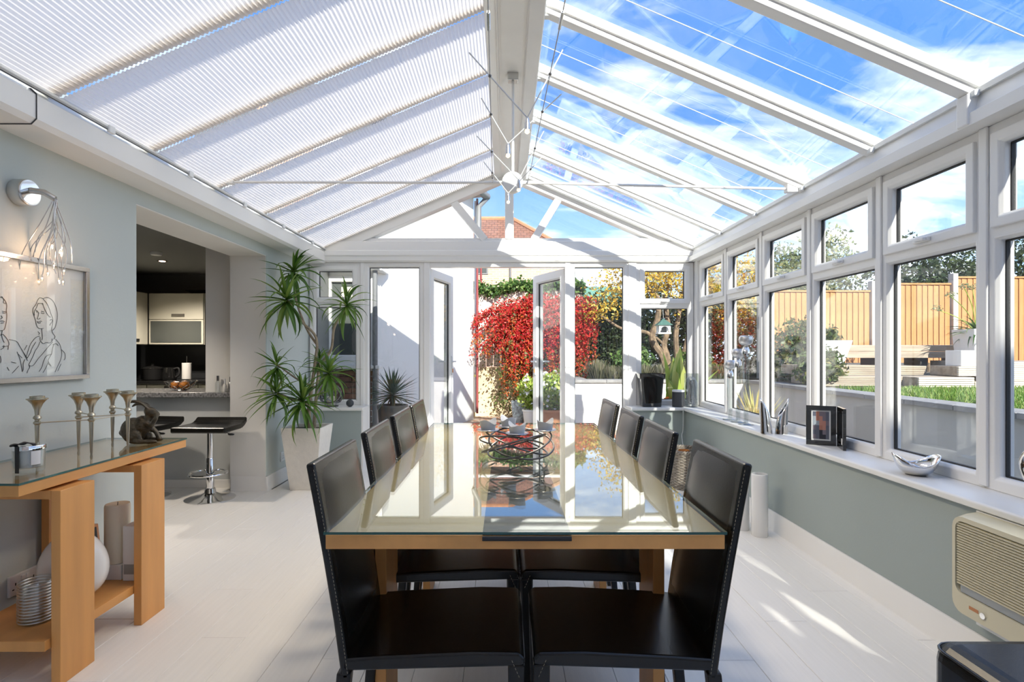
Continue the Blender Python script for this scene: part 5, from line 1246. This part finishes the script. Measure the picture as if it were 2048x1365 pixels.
# pots beside the shrub
t = thing('glazed_urn', 'blue and white mottled urn at the foot of the red shrub', 'urn', (.23, 10.0, GZ)); mat('mottled', (.50, .58, .64), .4, var=.7, vscale=22)
MB().lathe([(.08, GZ), (.09, GZ+.03), (.115, GZ+.15), (.135, GZ+.30), (.14, GZ+.40), (.125, GZ+.40), (.11, GZ+.33)], (.23, 10.0, 0), 24).build('urn_body', 'mottled', t, smooth=True)
def flowering(name, lab, x, y, z0, r, n_, potm, potr, poth, hgt):
    t = thing(name, lab, 'plant', (x, y, z0)); MB().lathe([(potr*.72, z0), (potr*.78, z0+.02), (potr, z0+poth-.04), (potr*1.08, z0+poth-.035), (potr*1.08, z0+poth), (potr*.95, z0+poth), (potr*.9, z0+poth-.05)], (x, y, 0), 24).build('pot', potm, t, smooth=True)
    MB().tube([(x, y, z0+poth-.06), (x, y, z0+poth+hgt*.7)], .012, 6).build('stem', 'bark', t)
    stuff(quads_mesh('leaves', leaves(blob((x, y, z0+poth+hgt*.5), (r, r, hgt*.55), n_), .07, .55), 'bright_leaf', t)); d_ = blob((x, y-.02, z0+poth+hgt*.55), (r*1.05, r*1.05, hgt*.55), max(30, n_//12), .15)
    stuff(quads_mesh('blossom', leaves(d_, .06, .95), 'petal_white', t)); return t
flowering('flower_pot', 'white flowering plant in a tall white pot next to the right door leaf', .42, 9.5, GZ, .22, 900, 'planter_white', .13, .30, .55)
flowering('flower_pot', 'white flowering plant in a terracotta pot seen through the right door glass', .78, 9.3, GZ, .26, 1200, 'terracotta', .19, .32, .62)

# ------------------------------------------------------------------ raised beds
RZ_ = .68
rb = sname('wall_raised_bed', 'white rendered raised bed wall with grey coping')
MB().box((1.14, 9.1, GZ), (4.0, 9.3, RZ_)).build('front_wall', 'render_white', rb); MB().box((1.14, 9.3, GZ), (1.34, 12.2, RZ_)).build('side_wall', 'render_grey_shaded', rb); MB().box((1.34, 9.3, GZ), (4.3, 12.5, RZ_-.05)).build('bed_soil', 'garden_soil', rb)
MB().box((4.0, .5, GZ), (4.2, 9.3, RZ_)).build('retaining_wall', 'render_grey_shaded', rb)
cpm = None
def coping(x0, y0, x1, y1): rbox('coping_stone', (x0, y0, RZ_), (x1, y1, RZ_+.05), 'coping', rb, .006)
x = 1.10
while x < 3.95: coping(x, 9.06, min(x+.555, 4.0), 9.36); x += .56
y = 9.06
while y > .6: coping(3.95, y-.595, 4.26, y); y -= .60
x = 9.37
while x < 12: coping(1.10, x, 1.38, x+.595); x += .60
def bush(name, lab, c, r, n_, lm, size, cat='shrub', asp=.5, trunk=True, power=.45, bottom=-1.0, grp=None):
    t = thing(name, lab, cat, (c[0], c[1], c[2]-r[2]), grp)
    stuff(quads_mesh('foliage', leaves(blob(c, r, n_, power, bottom), size, asp), lm, t))
    zb_ = GZ-.02 if name == 'background_tree' else min(c[2]-r[2]-.1, .63)
    if trunk: MB().tube([(c[0], c[1], zb_), (c[0]+.03, c[1], c[2]-r[2]*.3), (c[0], c[1], c[2])], [.05, .04, .02], 7).build('trunk', 'bark', t)
    return t
# lavender tufts
for k in range(9):
    x = 1.6+k*.27+random.uniform(-.05, .05); y = 9.62+random.uniform(-.1, .15); t = thing('lavender', 'grey green lavender tuft in the raised bed, '+['first', 'second', 'third', 'fourth', 'fifth', 'sixth', 'seventh', 'eighth', 'ninth'][k]+' from the doors', 'lavender', (x, y, RZ_), 'lavender tufts'); n_ = 420
    a = rng.uniform(0, 2*PI, n_); l_ = rng.uniform(.10, .30, n_)+random.uniform(0, .14); sp = rng.uniform(0, .9, n_); d_ = np.stack([np.cos(a)*sp, np.sin(a)*sp, np.ones(n_)], 1); d_ /= np.linalg.norm(d_, axis=1)[:, None]
    b_ = np.array([x, y, RZ_-.04])+np.stack([np.cos(a), np.sin(a), 0*a], 1)*rng.uniform(0, .10, n_)[:, None]; tip = b_+d_*l_[:, None]; sd_ = np.stack([-np.sin(a), np.cos(a), 0*a], 1)*.006
    stuff(quads_mesh('stalks', np.stack([b_-sd_, b_+sd_, tip+sd_*.8, tip-sd_*.8], 1), 'lavender_leaf', t))
# dark hedge behind
for k, (c_, r_, n_, lm, lab) in enumerate((((1.9, 11.6, 1.45), (.85, .5, 1.0), 5200, 'dark_leaf', 'dark evergreen bush behind the lavender left of the birdhouse'), ((3.0, 11.9, 1.6), (.95, .5, 1.2), 5600, 'dark_leaf', 'dark evergreen bush directly behind the birdhouse'), ((4.2, 11.8, 1.5), (.9, .55, 1.15), 5200, 'dark_leaf', 'dark evergreen bush at the gable corner window'),
        ((5.1, 10.6, 1.45), (.75, .6, .95), 4200, 'pale_leaf', 'pale leafed bush seen in the second side window'), ((4.75, 8.75, 1.15), (.52, .42, .62), 3000, 'olive_leaf', 'olive green bush left of the white planter'), ((6.0, 11.4, 2.0), (.9, .6, 1.2), 3600, 'pale_leaf', 'loose pale bush in front of the first fence panel'), ((4.4, 7.7, .95), (.30, .30, .34), 1500, 'olive_leaf', 'low green plant behind the coping'))):
    bush('garden_bush', lab, c_, r_, n_, lm, .10 if lm == 'dark_leaf' else .085, 'bush', .5)
for k, (c_, lab) in enumerate((((2.35, 10.2, .95), 'leafy green clump behind the lavender by the tall glass panel'), ((3.45, 10.1, .92), 'leafy green clump below the birdhouse tree'))): bush('leafy_clump', lab, c_, (.38, .3, .36), 1300, 'ivy_leaf', .10, 'plant', .5, False)
# green shed roof
t = thing('shed', 'green slatted shed roof behind the tall right glass panel', 'shed', (1.9, 13.5, 0)); MB().box((1.1, 13.2, 0), (2.9, 14.6, 1.9)).build('shed_wall', 'fence_pale', t)
for k in range(8):
    z_ = 1.85+k*.13; y_ = 12.9+k*.2; MB().hexa([(1.0, y_, z_), (3.0, y_, z_-.0), (3.0, y_+.22, z_+.11), (1.0, y_+.22, z_+.11), (1.0, y_, z_+.03), (3.0, y_, z_+.03), (3.0, y_+.22, z_+.14), (1.0, y_+.22, z_+.14)]).build('roof_slat', 'green_felt', t)
# yellow autumn tree with the bird house
tr = thing('yellow_tree', 'multi stemmed tree with yellow autumn leaves behind the gable window', 'tree', (2.95, 10.4, RZ_)); m = MB()
def limb(pts, r0, r1):
    p_ = smoothpath([P(*q) for q in pts], 5); n_ = len(p_); m.tube(p_, [r0+(r1-r0)*i/(n_-1) for i in range(n_)], 8)
limb([(1337, 762, 10.4), (1325, 715, 10.4), (1309, 690, 10.4), (1305, 670, 10.4), (1315, 640, 10.4), (1318, 600, 10.3)], .085, .05); limb([(1336, 760, 10.4), (1334, 715, 10.4), (1328, 690, 10.5), (1336, 655, 10.5), (1330, 600, 10.6)], .075, .04)
limb([(1306, 674, 10.4), (1292, 665, 10.4), (1270, 662, 10.3), (1240, 656, 10.3), (1200, 630, 10.2)], .04, .02); limb([(1356, 760, 10.6), (1354, 710, 10.6), (1352, 670, 10.6), (1360, 620, 10.7), (1372, 560, 10.7)], .065, .035); limb([(1358, 740, 10.6), (1372, 690, 10.5), (1384, 640, 10.5), (1400, 590, 10.5)], .05, .03)
limb([(1328, 690, 10.5), (1312, 675, 10.5)], .03, .02); limb([(1318, 600, 10.3), (1290, 565, 10.3), (1250, 540, 10.2)], .04, .015); limb([(1330, 600, 10.6), (1340, 560, 10.6), (1350, 520, 10.6)], .04, .015); limb([(1372, 560, 10.7), (1420, 540, 10.5), (1470, 520, 10.4)], .03, .012)
m.build('trunk', 'bark', tr, smooth=True)
Lp = [blob(c_, r_, n_, .6) for c_, r_, n_ in (((2.2, 10.3, 2.35), (.75, .6, .42), 1500), ((3.0, 10.5, 2.62), (.95, .8, .52), 2600), ((2.5, 10.2, 2.72), (.8, .6, .4), 1500), ((3.9, 10.5, 2.45), (.9, .7, .62), 2300), ((3.45, 10.2, 2.15), (.5, .4, .3), 650), ((4.4, 10.3, 2.05), (.5, .4, .4), 700), ((1.75, 10.2, 1.95), (.45, .35, .28), 520), ((3.2, 10.8, 3.05), (.9, .6, .30), 900))]
stuff(quads_mesh('leaves', leaves(np.concatenate(Lp)[::2], .07, .5), 'yellow_leaf', tr))
t = thing('bird_house', 'white bird feeder house with a green roof hanging in the tree', 'bird house', (2.76, 9.75, 1.50)); bx_, by2 = 2.79, 9.75
rbox('floor_tray', (bx_-.115, by2-.10, 1.505), (bx_+.115, by2+.10, 1.53), 'plastic_white', t, .003)
for sx in (-1, 1):
    for sy in (-1, 1): rbox('post', (bx_+sx*.09-.013, by2+sy*.075-.013, 1.53), (bx_+sx*.09+.013, by2+sy*.075+.013, 1.66), 'plastic_white', t, .002)
q = MB(); arc = [(bx_-.103, 1.66), (bx_-.103, 1.565), (bx_-.065, 1.565)]+[(bx_-.065*math.cos(a), 1.585+.055*math.sin(a)) for a in np.linspace(0, PI, 9)]+[(bx_+.065, 1.565), (bx_+.103, 1.565), (bx_+.103, 1.66)]
q.prism(arc, by2-.09, by2-.08, 'y'); q.build('arched_front', 'plastic_white', t); rbox('back_panel', (bx_-.09, by2+.078, 1.53), (bx_+.09, by2+.086, 1.66), 'pipe_grey', t, 0)
q = MB(); q.add([(bx_-.14, by2-.125, 1.66), (bx_+.14, by2-.125, 1.66), (bx_+.14, by2+.125, 1.66), (bx_-.14, by2+.125, 1.66), (bx_, by2, 1.785)], [(3,2,1,0), (0,1,4), (1,2,4), (2,3,4), (3,0,4)]); q.build('roof', 'roof_green', t, bev=.004)
MB().tube([(bx_, by2, 1.78), (bx_, by2+.1, 2.25)], .004, 5).build('hanging_wire', 'pipe_grey', t)

# ------------------------------------------------------------------ plants close to the glass
t = thing('potted_yucca', 'spiky grey green yucca in a dark glazed pot outside the left panel', 'plant', (-1.36, 6.62, GZ)); yx, yy = -1.365, 6.62
MB().lathe([(.12, GZ), (.13, GZ+.02), (.165, GZ+.45), (.175, GZ+.60), (.185, GZ+.62), (.185, GZ+.66), (.165, GZ+.66), (.155, GZ+.60)], (yx, yy, 0), 28).build('pot', 'pipe_grey', t, smooth=True)
MB().lathe([(.16, GZ+.59), (.16, GZ+.61)], (yx, yy, 0), 20).build('soil', 'soil', t)
MB().tube([(yx, yy, GZ+.58), (yx, yy, GZ+.74)], .032, 10).build('trunk', 'stem', t, smooth=True)
for _i in range(1): crown((yx, yy, GZ+.80), 90, .40, t, YU, elev=(-.45, 1.4), sc=.8)
t = thing('canna_plant', 'broad yellow green leaves of a potted plant outside the right gable window', 'plant', (1.95, 6.3, GZ)); lv_ = blade_mesh('leaf', 'bright_leaf', w=.27, droop=.35, n=7, up=.15)
MB().lathe([(.12, GZ), (.16, GZ+.5), (.17, GZ+.52), (.15, GZ+.52)], (1.95, 6.32, 0), 24).build('pot', 'terracotta', t, smooth=True)
for k in range(17):
    az = -PI/2+random.uniform(-1.5, 1.5) if k % 3 else PI/2+random.uniform(-.9, .9); ln = random.uniform(.34, .60); el = random.uniform(.75, 1.5)
    o = link(bpy.data.objects.new('leaf', lv_), t); o.location = (1.96+random.uniform(-.10, .15), 6.34+random.uniform(-.06, .06), GZ+.55+random.uniform(0, .32)); o.rotation_euler = (random.uniform(-.3, .3), -el, az); o.scale = (ln, ln, ln)
q = leaves(blob((1.80, 6.16, GZ+.68), (.10, .06, .10), 90), .09, .6); stuff(quads_mesh('flowers', q, 'orange_leaf', t))
def grass_clump(name, lab, c_, n_, ln, m_, cat='plant', spread=.5, w=.012):
    t = thing(name, lab, cat, c_); a = rng.uniform(0, 2*PI, n_); sp = rng.uniform(.05, spread, n_); l_ = rng.uniform(.6, 1.1, n_)*ln
    dirs = np.stack([np.cos(a)*sp, np.sin(a)*sp, np.ones(n_)], 1); dirs /= np.linalg.norm(dirs, axis=1)[:, None]; b_ = np.array(c_)+np.stack([np.cos(a), np.sin(a), 0*a], 1)*rng.uniform(0, .06, n_)[:, None]
    sd_ = np.stack([-np.sin(a), np.cos(a), 0*a], 1)*w; mid = b_+dirs*l_[:, None]*.6; tip = mid+(dirs+np.stack([np.cos(a)*.3, np.sin(a)*.3, -.3+0*a], 1))*l_[:, None]*.4
    stuff(quads_mesh('blades', np.concatenate([np.stack([b_-sd_, b_+sd_, mid+sd_, mid-sd_], 1), np.stack([mid-sd_, mid+sd_, tip+sd_*.1, tip-sd_*.1], 1)]), m_, t)); return t
grass_clump('straw_grass', 'straw coloured grass clump behind the glass candlesticks', (3.05, 6.75, GZ), 90, .92, 'straw_blade', 'grass', .38, .014)
# ------------------------------------------------------------------ lawn, steps, fence and planters on the right
lw = struct(MB().box((4.2, .5, GZ), (12, 7.2, RZ_+.02)).build('ground_lawn', 'garden_soil'), 'lawn bank'); n_ = 26000
b_ = np.stack([rng.uniform(4.27, 8.6, n_), rng.uniform(3.6, 7.18, n_), np.full(n_, RZ_+.018)], 1); a = rng.uniform(0, 2*PI, n_); sd_ = np.stack([np.cos(a), np.sin(a), 0*a], 1)*.008; tip = b_+np.stack([rng.normal(0, .02, n_), rng.normal(0, .02, n_), rng.uniform(.03, .075, n_)], 1)
o = stuff(quads_mesh('lawn_grass', np.stack([b_-sd_, b_+sd_, tip+sd_*.2, tip-sd_*.2], 1), 'grass_blade')); o['label'] = 'green lawn grass on the raised garden'; o['category'] = 'grass'
struct(MB().box((4.2, 7.2, GZ), (12, 12.5, RZ_+.05)).build('ground_upper_bank', 'garden_soil'))
st_ = thing('garden_steps', 'grooved timber garden steps beyond the lawn', 'steps', (6, 7.6, RZ_))
def riser(x0, x1, y0, y1, z0, z1, m_='deck_pale'):
    n_ = max(1, round((z1-z0)/.028)); hh = (z1-z0)/n_
    for i in range(n_): rbox('riser_board', (x0, y0, z0+i*hh+.002), (x1, y0+.03, z0+(i+1)*hh-.002), m_, st_, .003)
    rbox('tread', (x0, y0+.03, z0), (x1, y1, z1-.001), 'sleeper', st_, .004)
riser(5.42, 6.15, 7.22, 7.8, RZ_+.02, .86); riser(4.3, 5.41, 7.5, 8.3, RZ_+.05, .86, 'sleeper'); riser(6.16, 8.4, 7.22, 7.5, RZ_+.02, .80); riser(6.05, 6.62, 7.35, 7.85, .87, 1.0); riser(4.3, 5.30, 7.9, 8.6, .86, 1.0, 'sleeper'); riser(5.31, 6.04, 7.9, 8.6, .86, .99, 'sleeper'); riser(6.63, 8.4, 7.52, 8.6, RZ_+.05, 1.06)
bn = thing('sleeper_bench', 'long weathered sleeper bench in front of the garden fence', 'bench', (6, 8.6, 1))
rbox('seat_beam', (4.75, 8.42, 1.20), (7.2, 8.66, 1.295), 'sleeper', bn, .008); rbox('seat_beam', (4.75, 8.67, 1.20), (7.2, 8.9, 1.30), 'sleeper', bn, .008); rbox('front_beam', (4.9, 8.40, 1.10), (7.1, 8.46, 1.198), 'sleeper', bn, .006)
for x in (4.95, 5.7, 6.4, 7.0): rbox('support', (x, 8.5, .98), (x+.12, 8.85, 1.198), 'black_matt', bn, .003)
fx = [(4.45, 6.32, 2.26, 'left panel, partly behind bushes'), (6.36, 7.72, 2.385, 'middle panel'), (7.82, 9.6, 2.50, 'right panel behind the tall planter')]
bd = None
for k, (x0, x1, zt_, lab) in enumerate(fx):
    f = thing('garden_fence', 'orange brown upright board fence, '+lab, 'fence', ((x0+x1)/2, 9.55, 1.0), 'garden fence panels'); n_ = round((x1-x0)/.098); w = (x1-x0)/n_
    for i in range(n_):
        if bd is None: bd = MB().hexa([(0,0,0), (.100,.010,0), (.100,.022,0), (0,.022,0), (0,0,1), (.100,.010,1), (.100,.022,1), (0,.022,1)]).build('board', 'fence_wood', f); bdm = bd.data; o = bd
        else: o = link(bpy.data.objects.new('board', bdm), f)
        o.location = (x0+i*w, 9.55+random.uniform(-.002, .002), 1.0); o.scale = ((w-.006)/.1, 1, zt_-1.03)
    rbox('cap_rail', (x0, 9.53, zt_-.03), (x1, 9.60, zt_), 'fence_wood', f, .003); rbox('back_rail', (x0, 9.575, 1.5), (x1, 9.61, 1.56), 'fence_wood', f, .003)
for k, x in enumerate((4.38, 6.325, 7.73)): tag(rbox('fence_post', (x, 9.50, .7), (x+.085, 9.62, (2.3, 2.42, 2.55)[k]), 'concrete', None, .006), 'concrete fence post '+('at the left end of the fence', 'between the left and middle fence panels', 'between the middle and right fence panels')[k], 'post', 'fence posts')
t = thing('white_planter', 'tapered white planter on the timber steps', 'planter', (4.80, 7.7, 1.0)); taper('planter_body', (4.80, 8.15), .125, .21, 1.0, 1.36, 'planter_white', t); MB().box((4.62, 7.97, 1.31), (4.98, 8.33, 1.32)).build('soil', 'soil', t)
stuff(quads_mesh('leaves', leaves(blob((4.8, 8.15, 1.42), (.15, .15, .12), 260), .12, .3), 'olive_leaf', t))
t = thing('tall_planter', 'tall square white planter with agapanthus on the timber steps', 'planter', (6.72, 7.95, 1.06)); taper('planter_body', (6.80, 7.95), .17, .20, 1.062, 1.52, 'planter_white', t); MB().box((6.63, 7.78, 1.46), (6.97, 8.12, 1.475)).build('soil', 'soil', t)
AG = [blade_mesh('leaf', 'ivy_leaf', w=.07, droop=d_, up=.1) for d_ in (.9, 1.5)]
crown((6.80, 7.95, 1.50), 70, .46, t, AG, elev=(-.1, 1.3))
for k, (dx, dz) in enumerate(((-.42, .50), (-.22, .62), (-.10, .60), (.05, .58), (.15, .63), (-.60, .30))):
    s_ = MB().tube(smoothpath([(6.80, 7.95, 1.48), (6.80+dx*.4, 7.92, 1.48+dz*.6), (6.80+dx, 7.90, 1.50+dz)], 5), .006, 6).build('flower_stalk', 'bright_leaf', t)
    q = leaves(blob((6.80+dx, 7.90, 1.52+dz), (.07, .07, .05), 60, .3), .035, .5); stuff(quads_mesh('seed_head', q, 'pale_leaf', s_))
t = thing('white_cube_planter', 'small white cube planter beside the tall planter', 'planter', (6.25, 7.5, 1.0)); taper('planter_body', (6.28, 7.56), .135, .135, 1.002, 1.215, 'planter_white', t); MB().box((6.17, 7.45, 1.16), (6.39, 7.67, 1.17)).build('soil', 'soil', t)
# trees beyond the fence
for c_, r_, n_, lm, lab in (((9.6, 12.5, 2.6), (1.5, 1.0, 1.15), 5000, 'dark_leaf', 'dark evergreen tree beyond the right fence panel'), ((12.0, 12.5, 2.9), (1.6, 1.0, 1.5), 4200, 'dark_leaf', 'dark tree at the right end beyond the fence'), ((8.4, 14.5, 3.1), (.9, .8, 1.35), 3000, 'pale_leaf', 'slim pale tree beyond the middle fence panel'), ((7.2, 14.5, 2.9), (.9, .8, 1.15), 3000, 'olive_leaf', 'olive tree beyond the left fence panel'), ((5.9, 14.0, 2.5), (1.0, .8, 1.2), 3200, 'yellow_leaf', 'yellow leafed tree beyond the fence end')):
    bush('background_tree', lab, c_, r_, n_, lm, .12, 'tree')
